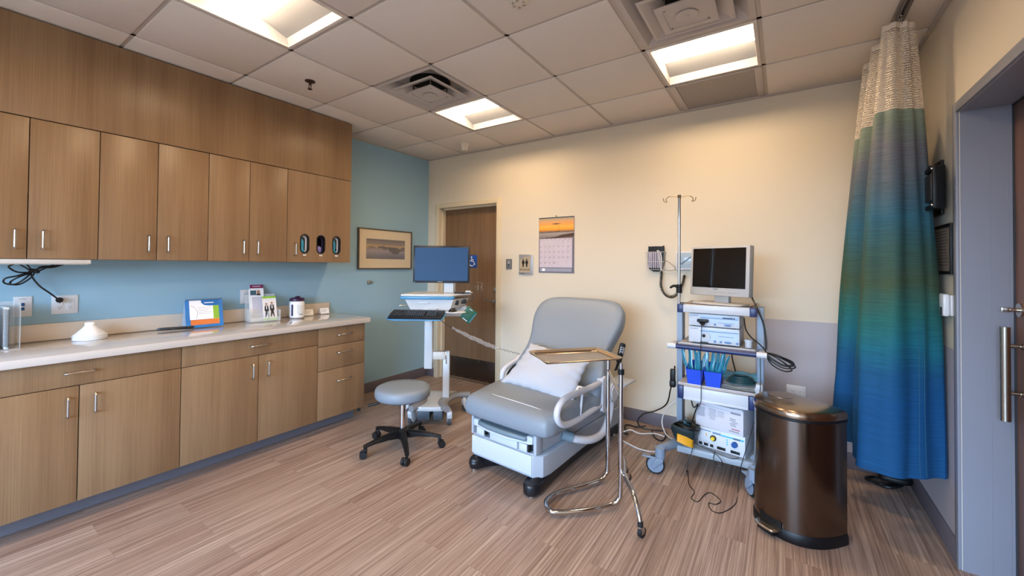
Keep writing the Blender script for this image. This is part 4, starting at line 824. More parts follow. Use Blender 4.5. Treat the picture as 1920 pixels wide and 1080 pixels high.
# teal pack with dark coil
t = thing('coiled_pack', 'flat clear teal pack holding a dark coil, beside the blue bins', 'pack', (-.235, 3.16, .6045))
b = MB(); b.grid(lambda u, v: Vector(((2*u-1)*.105, -.09+.24*v, .008+.003*math.sin(11*u+3*v)+.006*v+.002*math.sin(17*v))), 16, 14); b.grid(lambda u, v: Vector(((2*u-1)*.115, -.11+.25*v, .002)), 2, 2); b.build('paper_backing', mat('pack_white', '#cfd9dd', .4), t, 60)
b = MB()
for q in range(5): b.tube([((.085-.008*q)*math.cos(a), .03+(.085-.012*q)*math.sin(a), .026+.0075*q) for a in [2*PI*j/16 for j in range(16)]], .0055, 8, 3, closed=True)
b.build('coil', mat('coil_teal_dark', '#23474d', .3), t)
b = MB(); b.grid(lambda u, v: Vector(((2*u-1)*.105, .05+.11*v, .012+.05*math.sin(PI*v*.6)+.005*math.sin(13*u+2*v)+.004*math.sin(21*v+9*u))), 18, 12); b.build('crinkled_wrap', mat('wrap_aqua', '#5fb4c9', .2, spec=.8, alpha=.8), t, 60)
# carton and electrosurgical unit
t = thing('supply_carton', 'white printed carton stacked on the electrosurgical unit in the tower', 'carton', (-.345, 3.10, .3095), -14)
b = MB(); b.box(-.155, .145, -.03, .26, 0, .165, .001); b.box(.10, .146, -.032, .26, .152, .166, .001, X=rot('Y', -2)); b.build('carton_body', mat('carton_white', '#cdcbd2', .6), t)
b = MB(); YF = -.0306
b.text('TERUMO', .015, loc(-.118, YF, .148) @ rot('X', 90), 1, align='CENTER')
for r in range(9): b.cbox((-.118+random.uniform(-.002, .002), YF, .130-r*.0075), (.05+random.uniform(-.008, .002), .0006, .0036), 0)
for r in range(9): b.cbox((-.045+random.uniform(-.004, .004), YF, .133-r*.0085), (.055+random.uniform(-.02, .0), .0006, .0028), 0)
for r in range(5): b.cbox((.01, YF, .128-r*.009), (.04, .0006, .0022), 0)
b.cbox((-.0, YF, .146), (.26, .0006, .0016), 0); b.cbox((.10, YF, .138), (.06, .0006, .011), 0)
for r in range(5): b.cbox((.09+random.uniform(-.01, .01), YF, .10-r*.011), (.035, .0006, .005), 0)
b.cbox((.10, YF, .035), (.05, .0006, .007), 0, 1); b.cbox((.09, YF, .02), (.06, .0006, .006), 0); b.build('printing', [mat('print_grey', '#8a8893', .6), mat('print_red', '#b06a76', .6)], t)
t = thing('electrosurgical_unit', 'white electrosurgical unit with yellow and blue knobs at the tower base', 'medical device', (-.345, 3.08, .171), -10)
b = MB(); b.box(-.145, .145, 0, .30, .0, .135, .004); b.build('housing', mat('unit_white', '#cfd2d8', .35), t)
F = lambda *a: None
b = MB(); b.box(-.135, -.06, -.0015, 0, .112, .118); b.build('blue_lettering_bar', mat('bar_slate', '#5f86ac', .4), t)
b = MB(); b.box(-.05, .0, -.002, 0, .105, .117); b.build('slate_bar', mat('bar_slate2', '#6f8aa6', .4), t); b = MB(); b.box(.0, .075, -.002, 0, .103, .113); b.build('cyan_bar', mat('bar_cyan', '#55b6cf', .4), t); b = MB(); b.box(.118, .138, -.002, 0, .102, .114); b.build('cyan_bar', mat('bar_cyan'), t); b = MB(); b.box(.075, .118, -.002, 0, .102, .113); b.build('navy_bar', mat('bar_navy', '#4c6a86', .4), t)
b = MB(); b.cyl((-.045, 0, .075), (-.045, -.008, .075), .019, seg=28); b.build('knob_collar', BLACK, t); b = MB(); b.cyl((-.045, -.008, .075), (-.045, -.022, .075), .013, .0115, seg=24); sub(b.build('knob', mat('knob_yellow', '#e8c62d', .35), t), 'yellow knob')
b = MB(); b.cyl((.085, 0, .072), (.085, -.02, .072), .019, .017, seg=28); sub(b.build('knob', mat('knob_blue', '#1b4f93', .35), t), 'blue knob')
for z in (.058, .073, .088): b = MB(); b.box(.034, .044, -.002, 0, z-.004, z+.004, .0005); b.build('cyan_button', mat('bar_cyan'), t)
for z in (.082, .093): b = MB(); b.box(-.094, -.086, -.002, 0, z-.004, z+.004, .0005); b.build('orange_button', mat('btn_orange', '#e0a24c', .4), t)
for x0_, x1_ in ((-.137, -.115), (-.105, -.078), (-.065, -.045), (-.022, .03), (.06, .115)): b = MB(); b.box(x0_, x1_, -.003, 0, .012, .030, .001); b.build('socket', BLACK, t)
t = thing('instrument_bag', 'dark green open bag with yellow label beside the electrosurgical unit', 'bag', (-.555, 3.045, .1705), 8); BG = mat('bag_green', '#16282b', .45)
b = MB()
def bag(z, sx, sy, oy=0): return [(sx*c_*1.0+.012*math.sin(3*a), oy+sy*s_, z+.008*math.sin(2*a)) for a in [2*PI*q/18 for q in range(18)] for c_, s_ in [(math.copysign(abs(math.cos(a))**.6, math.cos(a)), math.copysign(abs(math.sin(a))**.6, math.sin(a)))]]
b.loft([bag(.01, .045, .03, .01), bag(.05, .065, .05), bag(.11, .085, .08, .0), bag(.135, .08, .09, .01), bag(.138, .072, .08, .01), bag(.08, .06, .05, .01)]); b.build('bag_body', BG, t, 60)
b = MB(); b.grid(lambda u, v: Vector((-.05+.10*u, -.096+.05*v-.01*math.sin(PI*u)+.02*u*(1-v), .055+.065*v-.035*u)), 6, 4); b.build('yellow_label', mat('label_yellow', '#d99a1c', .5), t, solid=.002)
b = MB()
for q in range(5): b.tube([(-.05+.02*q, .03, .12), (-.04+.015*q, -.03-.01*q, .15), (.0+.02*q, -.06, .135), (.04, -.02, .15+.004*q), (.02-.02*q, .05, .13)], .004, 6, 6)
b.build('cables', CABLE, t)
b = MB(); b.cbox((.01, .03, .150), (.05, .05, .022), .004); b.build('teal_adapter', mat('adapter_teal', '#1f4450', .4), t)

# ================================================================== CABLES AROUND THE TOWER
def cable(name, label, pts, r, m, cat='cable', seg=8, grp=None, n=8):
    o = Vector(pts[0]); b = MB(X=loc(*(-o))); b.tube(pts, r, seg, n); ob = b.build(name, m); ob.location = o; return tag(ob, label, cat, grp)
cable('video_cable', 'thin black cable hanging from the upper processor plug down the tower front', [(-.449, 3.0, 1.02), (-.449, 2.985, .93), (-.45, 2.968, .85), (-.45, 2.98, .70), (-.45, 2.99, .60), (-.452, 2.985, .50), (-.47, 3.0, .468)], .0022, CABLE)
cable('monitor_cable', 'thin black cable lying across the top shelf in front of the monitor foot', [(-.60, 3.06, 1.144), (-.57, 3.03, 1.150), (-.45, 3.035, 1.144), (-.33, 3.05, 1.141), (-.2, 3.06, 1.141), (-.155, 3.09, 1.15), (-.14, 3.12, 1.165)], .0025, CABLE)
cable('monitor_cable', 'thick black cable curving from monitor down the right side of the tower', [(-.17, 3.14, 1.20), (-.14, 3.08, 1.14), (-.105, 3.05, 1.05), (-.09, 3.04, .95), (-.088, 3.03, .885)], .0055, CABLE)
cable('monitor_cable', 'black cable sagging from the processors to the push bar end', [(-.21, 3.07, 1.07), (-.20, 3.06, 1.0), (-.17, 3.04, .955), (-.125, 3.02, .92), (-.095, 3.02, .885), (-.09, 3.03, .87)], .004, CABLE)
b = MB(X=loc(.09, -3.0, -.85))
for k, (dz, L_) in enumerate(((0, .15), (-.012, .155), (-.03, .14), (.006, .148))): b.tube([(-.09, 3.02, .87), (-.03, 3.015-.01*k, .862+dz*.5), (L_-.11, 3.01, .83+dz), (L_-.10, 3.01, .81+dz), (.0, 3.02, .80+dz), (-.06, 3.03, .83+dz), (-.095, 3.03, .865)], .0042, 8)
o = b.build('looped_cable', CABLE); o.location = (-.09, 3.0, .85); tag(o, 'loop of black cable hanging out from right end of the navy push bar', 'cable')
cable('foot_switch_cable', 'thin black cable trailing in curls on the floor under the tower', [(-.50, 3.0, .19), (-.515, 2.965, .12), (-.535, 2.96, .03), (-.54, 3.04, .003), (-.50, 2.86, .003), (-.455, 2.78, .003), (-.46, 2.70, .003), (-.42, 2.68, .003), (-.40, 2.78, .003), (-.37, 2.83, .003), (-.31, 2.77, .003), (-.33, 2.71, .003), (-.365, 2.70, .003), (-.34, 2.63, .003), (-.29, 2.64, .003), (-.235, 2.78, .003), (-.235, 2.96, .003), (-.232, 2.985, .08), (-.215, 2.985, .17), (-.17, 2.99, .35), (-.14, 2.99, .5), (-.118, 2.985, .65), (-.118, 2.985, .84)], .0024, CABLE)
cable('patient_cable', 'pair of thin black cables drooping in front of the electrosurgical unit', [(-.50, 3.0, .225), (-.46, 2.985, .215), (-.40, 2.97, .205), (-.36, 2.97, .19), (-.33, 2.975, .16), (-.325, 2.98, .125), (-.35, 2.98, .12), (-.375, 2.98, .15), (-.37, 3.02, .19)], .0026, CABLE)
cable('patient_cable', 'thin black cable sweeping across the electrosurgical unit sockets', [(-.50, 3.0, .235), (-.42, 2.985, .215), (-.34, 2.985, .19), (-.27, 2.99, .178), (-.235, 3.03, .178)], .0024, CABLE)
cable('power_cable', 'black cable bundle between drawer and base of the tower', [(-.53, 3.08, .495), (-.505, 3.05, .44), (-.48, 3.06, .465), (-.50, 3.07, .40), (-.52, 3.08, .33), (-.53, 3.07, .33)], .0045, CABLE)
cable('power_cable', 'black cable hanging behind the tower between the middle shelf and drawer', [(-.30, 3.42, .86), (-.31, 3.42, .75), (-.29, 3.42, .65), (-.285, 3.42, .602)], .0045, CABLE)
cable('mains_cable', 'black mains cable curving from behind the tower along the wall base', [(-.72, 3.50, .60), (-.73, 3.52, .52), (-.76, 3.54, .40), (-.80, 3.58, .26), (-.90, 3.62, .17), (-1.0, 3.63, .12), (-1.05, 3.62, .05), (-1.0, 3.60, .008), (-.90, 3.62, .006), (-.83, 3.64, .008), (-.80, 3.58, .006), (-.80, 3.44, .006), (-.86, 3.46, .006), (-.92, 3.58, .018)], .0055, CABLE)
cable('mains_cable', 'black cable end with knot lying near the back of the exam chair', [(-.98, 3.63, .02), (-1.05, 3.60, .006), (-1.12, 3.60, .008), (-1.13, 3.52, .02), (-1.08, 3.42, .015), (-1.06, 3.38, .015), (-1.11, 3.40, .01), (-1.16, 3.42, .008)], .006, CABLE)
cable('white_cable', 'white cable looping over the floor between chair and tower', [(-.62, 3.54, .42), (-.70, 3.56, .33), (-.80, 3.58, .22), (-.84, 3.60, .10), (-.80, 3.55, .025), (-.72, 3.45, .03), (-.66, 3.40, .05)], .005, CABW)
cable('white_cable', 'white cable lying in a wide curve from the exam chair to the tower', [(-.80, 3.50, .017), (-.88, 3.52, .016), (-.98, 3.45, .016), (-1.06, 3.44, .03), (-1.12, 3.36, .006), (-1.09, 3.28, .006), (-1.0, 3.22, .006), (-.90, 3.18, .006), (-.80, 3.20, .006), (-.72, 3.28, .02), (-.67, 3.33, .06)], .005, CABW)
b = MB(); b.cbox((0, 0, 0), (.035, .03, .09), .008); b.cbox((.0, 0, -.06), (.04, .045, .05), .01); o = b.build('cable_adapter', BLACK); o.location = (-.655, 3.12, .62); tag(o, 'black cable adapter clipped at left side of the tower drawer', 'adapter')

# ================================================================== TRASH CAN
tc = thing('trash_can', 'tall bronze steel semicircular step trash can right of the tower', 'trash can', (.094, 2.80, 0), -37)
def dsh(k, z, wx=.196, dy=.255):
    o = [(wx*k, .0+.02*k), (-wx*k, .0+.02*k)]
    pts_ = []
    for q in range(41):
        a = PI+PI*q/40; c_, s_ = math.cos(a), math.sin(a)
        pts_.append((wx*k*math.copysign(abs(c_)**.82, c_), -dy*k*abs(s_)**.82, z))
    return [(wx*k, .03*k, z), (wx*.9*k, .045*k, z), (-wx*.9*k, .045*k, z), (-wx*k, .03*k, z)]+pts_
BSS = mat('bronze_steel', '#72665d', .19, 1)
b = MB(); b.loft([dsh(.985, .055), dsh(.985, .62)]); b.build('body', BSS, tc, 30)
b = MB(); b.loft([dsh(1.0, 0), dsh(1.015, .01), dsh(1.01, .045), dsh(.99, .056)]); b.build('base_ring', BLACK, tc, 30)
b = MB(); b.loft([dsh(.985, .615), dsh(1.0, .618), dsh(1.0, .630), dsh(.985, .632)]); b.build('rim_gasket', BLACK, tc, 30)
b = MB(); b.loft([dsh(1.005, .632), dsh(1.01, .640), dsh(1.005, .655), dsh(.97, .668), dsh(.90, .674), dsh(.5, .677)]); b.lathe([(.058, .6765), (.058, .6778), (0, .6778)], c=(-.085, -.065, 0), seg=32); b.build('lid', mat('lid_bronze', '#a08b78', .22, 1), tc, 30)
b = MB(); b.prism(smooth_poly([(-.05, -.22), (.05, -.22), (.055, -.295), (.03, -.31), (-.03, -.31), (-.055, -.295)], 4), .038, .05, .004); b.prism([(-.045, -.21), (.045, -.21), (.045, -.29), (-.045, -.29)], .012, .026, .003, 1); b.build('pedal', [STEEL, BLACK], tc)
b = MB(); b.box(-.06, .06, -.255, -.235, .03, .085, .004); b.build('pedal_surround', BLACK, tc)
b = MB(X=loc(-.125, 2.97, 0) @ rot('Z', 30)); b.prism([(-.03, -.03), (.03, -.035), (.025, .03), (-.02, .035)], .001, .004); tag(b.build('floor_label', PAPER), 'scrap of white paper on the floor behind the trash can', 'paper')

# ================================================================== CURTAIN AND TRACK
b = MB(); 
for q in ((.478, .494), (.516, .532)): b.box(q[0], q[1], YR+.3, YW-.02, H-.012, H+.004, .001)
b.box(.478, .532, YR+.3, YW-.02, H+.004, H+.008); b.box(.494, .497, YR+.3, YW-.02, H-.026, H-.012); b.box(.513, .516, YR+.3, YW-.02, H-.026, H-.012)
tag(b.build('curtain_track', mat('track_grey', '#8e8680', .35, .3)), 'grey metal curtain track on the ceiling along the right side', 'curtain track')
cu = thing('privacy_curtain', 'tall gathered privacy curtain, blue green ombre with white mesh top', 'curtain', (.5, 3.1, .33))
bot = [(.672, 2.99), (.672, 2.93), (.655, 2.90), (.60, 2.885), (.53, 2.82), (.46, 2.79), (.39, 2.795), (.325, 2.845), (.315, 2.95), (.37, 3.04), (.46, 3.09), (.47, 3.14), (.38, 3.17), (.29, 3.20), (.25, 3.27), (.29, 3.34), (.43, 3.37), (.50, 3.41), (.43, 3.45), (.31, 3.46), (.28, 3.51), (.36, 3.56), (.50, 3.58), (.52, 3.63), (.44, 3.67), (.38, 3.68)]
top = [(.56, 2.95), (.557, 2.925), (.55, 2.905), (.53, 2.895), (.51, 2.88), (.48, 2.87), (.455, 2.87), (.44, 2.89), (.44, 2.93), (.46, 2.98), (.53, 3.0), (.54, 3.04), (.49, 3.07), (.44, 3.10), (.43, 3.15), (.46, 3.20), (.53, 3.23), (.54, 3.28), (.49, 3.32), (.43, 3.35), (.43, 3.40), (.48, 3.44), (.53, 3.48), (.54, 3.53), (.49, 3.57), (.44, 3.60)]
CB = crom([(x, y, 0) for x, y in bot], 7); CT = crom([(x, y, 0) for x, y in top], 7); NC = len(CB)-1
Ls = [0]
for p, q in zip(CB, CB[1:]): Ls.append(Ls[-1]+(q-p).length)
def cpos(i, z):
    z = z+.03*max(0, 1-(z-.33)/.5); t_ = (z-.33)/(2.665-.33); t2 = t_**1.45
    p = CB[i].lerp(CT[i], t2); w_ = .006*math.sin(5*z+i*.35)*(1-t_)
    a_, c_ = max(0, i-3), min(NC, i+3); d_ = (CB[c_]-CB[a_]).lerp(CT[c_]-CT[a_], t2); n_ = Vector((-d_.y, d_.x, 0)).normalized()*(.011*math.sin(2*PI*Ls[i]/.15+.6*math.sin(z*1.3))*(.75+.25*(1-t_)))
    return Vector((min(.672, p.x+w_+n_.x)-.5, p.y+w_*.6+n_.y-3.1, z-.33))
def sheet(z0_, z1_, nz, name, m):
    b = MB(); V = [[b.bm.verts.new(cpos(i, z0_+(z1_-z0_)*j/nz-(0))) for j in range(nz+1)] for i in range(NC+1)]; Lr = b.bm.loops.layers.uv.verify()
    for i in range(NC):
        for j in range(nz):
            f = b.bm.faces.new((V[i][j], V[i+1][j], V[i+1][j+1], V[i][j+1]))
            for lp, (a, c) in zip(f.loops, ((i, j), (i+1, j), (i+1, j+1), (i, j+1))): lp[Lr].uv = (Ls[a], z0_+(z1_-z0_)*c/nz)
    return b.build(name, m, cu, 80, solid=-1)
cm = bpy.data.materials.new('ombre_fabric'); cm.use_nodes = True; nt = cm.node_tree; bs = nt.nodes['Principled BSDF']; uv = nt.nodes.new('ShaderNodeTexCoord'); sp = nt.nodes.new('ShaderNodeSeparateXYZ'); nt.links.new(uv.outputs['UV'], sp.inputs[0])
nz_ = nt.nodes.new('ShaderNodeTexNoise'); nz_.inputs['Scale'].default_value = 3.0; nt.links.new(uv.outputs['UV'], nz_.inputs['Vector'])
ad = nt.nodes.new('ShaderNodeMath'); ad.operation = 'MULTIPLY_ADD'; nt.links.new(nz_.outputs['Fac'], ad.inputs[0]); ad.inputs[1].default_value = .22; nt.links.new(sp.outputs[1], ad.inputs[2])
mr = nt.nodes.new('ShaderNodeMapRange'); mr.inputs['From Min'].default_value = .44; mr.inputs['From Max'].default_value = 2.34; nt.links.new(ad.outputs[0], mr.inputs['Value'])
r = ramp(nt, [(0, '#17507f'), (.20, '#155184'), (.28, '#1a5580'), (.36, '#1f6d7e'), (.43, '#2a6c68'), (.52, '#465a44'), (.61, '#3f5f58'), (.70, '#3a6c7e'), (.80, '#5c6b74'), (.89, '#73747a'), (.95, '#7d8a7e'), (1, '#8d9c8c')]); nt.links.new(mr.outputs[0], r.inputs[0])
mp = nt.nodes.new('ShaderNodeMapping'); mp.inputs['Scale'].default_value = (6, 190, 1); nt.links.new(uv.outputs['UV'], mp.inputs['Vector']); n2 = nt.nodes.new('ShaderNodeTexNoise'); n2.inputs['Scale'].default_value = 1; n2.inputs['Detail'].default_value = 3; nt.links.new(mp.outputs[0], n2.inputs['Vector'])
r2 = ramp(nt, [(.3, '#d6d6d6'), (.7, '#ffffff')]); nt.links.new(n2.outputs['Fac'], r2.inputs[0]); nt.links.new(mixc(nt, 1.0, r.outputs[0], r2.outputs[0], 'MULTIPLY'), bs.inputs['Base Color']); bs.inputs['Roughness'].default_value = .75; bs.inputs['Specular IOR Level'].default_value = .2
sheet(.33, 2.215, 40, 'fabric_panel', cm)
nm = bpy.data.materials.new('mesh_netting'); nm.use_nodes = True; nt = nm.node_tree; bs = nt.nodes['Principled BSDF']; uv = nt.nodes.new('ShaderNodeTexCoord'); mp = nt.nodes.new('ShaderNodeMapping'); mp.inputs['Scale'].default_value = (105, 80, 1); mp.inputs['Rotation'].default_value = (0, 0, 0); nt.links.new(uv.outputs['UV'], mp.inputs['Vector'])
vo = nt.nodes.new('ShaderNodeTexVoronoi'); vo.inputs['Scale'].default_value = 1; vo.inputs['Randomness'].default_value = .25; nt.links.new(mp.outputs[0], vo.inputs['Vector']); gt_ = nt.nodes.new('ShaderNodeMath'); gt_.operation = 'GREATER_THAN'; gt_.inputs[1].default_value = .40; nt.links.new(vo.outputs['Distance'], gt_.inputs[0]); nt.links.new(gt_.outputs[0], bs.inputs['Alpha'])
bs.inputs['Base Color'].default_value = col('#e0d3c2'); bs.inputs['Roughness'].default_value = .8
sheet(2.216, 2.64, 10, 'mesh_panel', nm); sheet(2.641, 2.672, 1, 'top_hem', mat('hem_cream', '#dccfc0', .8))
b = MB()
for i in (9, 28, 49, 74, 98, 122, 147, 168):
    p = cpos(i, 2.66); b.tube([p, (0.005, p.y, 2.69-.33), (0.005, p.y, H-.33-.022)], .002, 6, 3); b.cbox((.005, p.y, H-.33-.024), (.013, .02, .01), .002)
b.build('curtain_hook', STEEL, cu)
b = MB()
for i0 in (24,):
    for dx in (-1, 1): b.tube([cpos(min(NC, max(0, i0+dx)), z)+Vector((-.003, -.004, 0)) for z in [.34+.1*k for k in range(9)]], .0012, 5, 2)
b.build('side_seam', mat('seam_blue', '#245a72', .7), cu)
cable('floor_cable', 'black bundle of cable on the floor beneath the curtain', [(.60, 3.60, .02), (.52, 3.56, .015), (.45, 3.60, .012), (.50, 3.66, .012), (.60, 3.64, .02), (.62, 3.58, .03), (.55, 3.53, .015), (.48, 3.57, .012)], .009, CABLE)
b = MB(); b.prism(smooth_poly([(-.07, -.03), (.06, -.04), (.08, .03), (-.05, .045)]), 0, .035, .01); o = b.build('foot_pedal', BLACK); o.location = (.585, 3.60, .035); tag(o, 'dark pedal among cables on the floor beneath the curtain', 'pedal')
# ================================================================== THINGS ON THE WORKTOP
WT = .9155
def RZ_(x, y, rz, z=WT): return loc(x, y, z) @ rot('Z', rz)
ACR = mat('acrylic', '#eef2f4', .05, trans=.0, alpha=.28, spec=.8)
t = thing('file_holder', 'clear plastic upright file holder at the left end of the worktop', 'file holder', (-3.56, .28, WT))
b = MB()
for q in ((-.12, -.117, -.08, .08, 0, .25), (-.117, .10, .077, .08, 0, .25), (-.117, .10, -.08, -.077, 0, .25), (-.12, .10, -.08, .08, 0, .003)): b.box(*q)
b.build('holder_walls', ACR, t)
PLI = mat('notebook_pale', '#d9e2ea', .5)
for k, (y, lb) in enumerate(((.262, 'inner spiral notebook standing in the clear file holder'), (.312, 'spiral notebook nearest the outlets, standing in the clear file holder'))):
    n = thing('spiral_notebook', lb, 'notebook', (-3.565, y, WT+.004), 0, 'spiral notebooks in the file holder'); b = MB(); b.box(-.10, .085, -.008, .008, 0, .225, .001); b.build('pages', PLI if k else PAPER, n)
    b = MB()
    hp = [(.088+.006*math.cos(a), .009*math.sin(a), .01+a*.0011) for a in [q*.7 for q in range(270)]]; b.tube(hp, .0016, 5, 1, sm=False); b.build('spiral', DKG, n)
b = MB(X=RZ_(-3.575, .655, 0))
pr_ = [(.078, 0)]
for k in range(4): pr_ += [(.080, .002+k*.008), (.081, .005+k*.008), (.076, .0075+k*.008)]
pr_ += [(.070, .036), (.045, .062), (.026, .083), (.025, .105), (.021, .107), (0, .107)]
b.lathe(pr_, seg=40); tag(b.build('funnel_stack', mat('cup_white', '#e9eaec', .4)), 'stack of white plastic funnel-shaped cups upside down on the worktop', 'cups')
b = MB(X=loc(-3.60, 1.10, WT) @ rot('Z', 72)); b.prism([(-.105, -.006), (-.08, -.012), (.06, -.015), (.10, -.012), (.105, .01), (.06, .014), (-.08, .010)], .001, .02, .005); b.box(-.02, .05, -.018, -.012, .005, .014, .002)
tag(b.build('handheld_device', mat('device_black', '#16161a', .3)), 'slim black handheld device lying on the worktop left of the easel booklet', 'device')
# easel booklet
t = thing('easel_booklet', 'colourful blue green orange easel booklet standing on the worktop', 'booklet', (-3.565, 1.27, WT), 90-4)
XE = rot('X', -14); P_ = mat
b = MB(X=XE); b.box(-.118, .118, -.002, 0, .002, .212); b.build('front_cover', mat('cover_blue', '#2f79bf', .3, vary=.35, vscale=9), t)
b = MB(X=loc(0, .10, 0) @ rot('X', 14)); b.box(-.118, .118, 0, .002, .002, .212); b.build('back_cover', mat('cover_pale', '#c9d8ea', .4), t)
b = MB(X=XE); b.box(-.092, .075, -.003, -.002, .062, .205); b.build('white_page', PAPER, t)
b = MB(X=XE); b.box(-.088, .09, -.0035, -.002, .022, .060); b.build('orange_band', mat('band_orange', '#e07a3c', .4, vary=.15, vscale=20), t)
b = MB(X=XE); b.box(.055, .092, -.0033, -.002, .05, .165); b.box(.05, .092, -.0034, -.002, .03, .062, 0, 1); b.build('green_yellow_band', [mat('band_green', '#8cb83a', .4), mat('band_yellow', '#e6c83a', .4)], t)
b = MB(X=XE); b.prism([(-.02, .205), (-.018, .185), (.0, .168), (.03, .162), (.092, .162), (.092, .205)], .0032, .0036, 0, X=Matrix(((1, 0, 0, 0), (0, 0, -1, 0), (0, 1, 0, 0), (0, 0, 0, 1)))); b.box(.0, .06, -.0042, -.0034, .182, .188, 0, 1); b.build('title_flag', [mat('flag_blue', '#1a6bb0', .3), PAPER], t)
b = MB(X=XE)
for r in range(5): b.box(-.04, .045-.01*(r % 3), -.0034, -.003, .150-r*.012, .1515-r*.012)
b.tube([(-.085, -.0035, .165), (-.065, -.0035, .155), (-.048, -.0035, .13), (-.045, -.0035, .10), (-.055, -.0035, .07)], .0012, 5, 5); b.build('printed_lines', mat('line_grey', '#7a8594', .5), t)
b = MB()
for k in range(26): 
    x = -.11+k*.0088; b.tube([(x, .044+.004*math.cos(a), .207+.006*math.sin(a)) for a in [2*PI*q/8 for q in range(8)]], .0009, 4, 1, closed=True, sm=False)
b.build('wire_binding', DKG, t)
# brochure stand
t = thing('brochure_stand', 'clear brochure stand holding leaflets at the middle of the worktop', 'brochure holder', (-3.615, 1.70, WT), 90-5)
b = MB()
for q in ((-.115, -.113, -.07, .06, 0, .11), (.113, .115, -.07, .06, 0, .09), (-.115, .115, .058, .06, 0, .22), (-.115, .115, -.07, -.068, 0, .035), (-.115, .115, -.07, .06, 0, .002), (-.115, .115, -.005, -.003, 0, .09), (.02, .022, -.07, .06, 0, .08)): b.box(*q)
b.build('acrylic_tray', ACR, t)
def leaflet(name, label, c, w_, h_, tilt, mats_, bands, rz=85):
    o = thing(name, label, 'leaflet', c, rz, 'leaflets in the brochure stand'); b = MB(X=rot('X', tilt)); b.box(-w_/2, w_/2, 0, .004, 0, h_); b.build('sheet', mats_[0], o)
    for k, (x0_, x1_, z0_, z1_) in enumerate(bands): b = MB(X=rot('X', tilt)); b.box(x0_, x1_, -.0008-.0002*k, .0, z0_, z1_); b.build('printed_area', mats_[k+1], o)
    return o
PUR = mat('print_purple', '#7a1f55', .4); TEA = mat('print_teal', '#2d5a6c', .4); SKN = mat('print_skin', '#a5795f', .5); LG = mat('print_green', '#86bf36', .4); DK = mat('print_dark', '#23232b', .5); GL = mat('print_lilac', '#c9c6d3', .5)
leaflet('leaflet', 'tall leaflet with purple heading at the back of the brochure stand', (-3.66, 1.685, WT+.003), .105, .30, -10, [PAPER, PUR, PAPER], [(-.052, .052, .27, .30), (-.03, .03, .284, .288)])
l = leaflet('leaflet', 'leaflet with teal box and portrait, in the middle of the brochure stand', (-3.625, 1.668, WT+.003), .115, .265, -12, [PAPER, TEA, SKN, DK, GL], [(-.045, .0, .215, .255), (.005, .028, .226, .255), (.002, .032, .212, .226), (-.035, .045, .06, .20)])
l = leaflet('leaflet', 'green-edged leaflet showing two people walking, at the front of the stand', (-3.565, 1.742, WT+.003), .108, .205, -14, [mat('print_offwhite', '#e2dfe2', .5), LG, LG], [(-.054, .054, 0, .022), (-.054, .054, .188, .205)])
b = MB(X=rot('X', -14))
for x, s in ((-.025, .95), (.018, 1.0)):
    def q_(pp): return [(x+px_*s, pz*s) for px_, pz in pp]
    XX = Matrix(((1, 0, 0, 0), (0, 0, -1, 0), (0, 1, 0, 0), (0, 0, 0, 1)))
    b.prism(q_([(-.014, .13), (-.018, .09), (-.006, .075), (.010, .075), (.018, .09), (.014, .13), (.0, .136)]), .0008, .0014, 0, 0, XX); b.prism(q_([(-.010, .08), (.010, .08), (.016, .03), (.010, .028), (.002, .06), (-.010, .028), (-.014, .032)]), .0008, .0013, 0, 0, XX)
    b.cyl((x, -.0008, .147*s), (x, -.0014, .147*s), .009, seg=16, mi=1); b.prism(q_([(-.004, .13), (.004, .13), (.003, .10), (-.003, .10)]), .0014, .0017, 0, 2, XX)
b.build('printed_figures', [DK, SKN, PAPER], l)
# wipes canister
t = thing('wipes_canister', 'white cylindrical wipes canister with dark purple lid on the worktop', 'canister', (-3.60, 1.985, WT))
b = MB(); b.lathe([(.056, 0), (.061, .005), (.061, .135), (.058, .143), (.055, .148), (0, .148)], seg=48); b.build('tub', mat('tub_white', '#e8e9ed', .35), t)
b = MB(); b.lathe([(.061, .148), (.062, .152), (.061, .166), (.052, .176), (.03, .180), (0, .18)], seg=48); b.sph((.0, .0, .176), .03, (1, .8, .45)); b.cbox((.02, .0, .188), (.03, .024, .008), .003); b.build('lid', mat('lid_purple', '#33183a', .3), t)
b = MB(); 
for a0_, a1_, z0_, z1_, mi in ((-75, -58, .02, .12, 0), (-30, 20, .035, .115, 1), (-12, 18, .028, .034, 2)):
    b.grid(lambda u, v: Vector((.0615*math.cos(math.radians(a0_+(a1_-a0_)*u)), .0615*math.sin(math.radians(a0_+(a1_-a0_)*u)), z0_+(z1_-z0_)*v)), 8, 1, mi=mi)
b.build('printed_label', [mat('label_navy', '#2a2352', .4), mat('label_pale', '#d5dbe0', .5), mat('label_text', '#5b6470', .5)], t)
for x, y, rz, lb in ((-3.655, 2.13, 84, 'small white tent card directly right of the wipes canister'), (-3.665, 2.30, 86, 'small white tent card at the right end of the backsplash')):
    b = MB(X=RZ_(x, y, rz)); b.box(-.043, .043, -.002, 0, 0, .055, 0, 0, rot('X', -22)); b.box(-.043, .043, 0, .002, 0, .055, 0, 0, loc(0, .042, 0) @ rot('X', 22))
    for r in range(3): b.box(-.03, .03-.01*r, -.0026, -.002, .038-r*.01, .041-r*.01, 0, 1, rot('X', -22))
    tag(b.build('tent_card', [PAPER, mat('print_grey2', '#a3a3ab', .6)]), lb, 'card', 'white tent cards on the worktop')

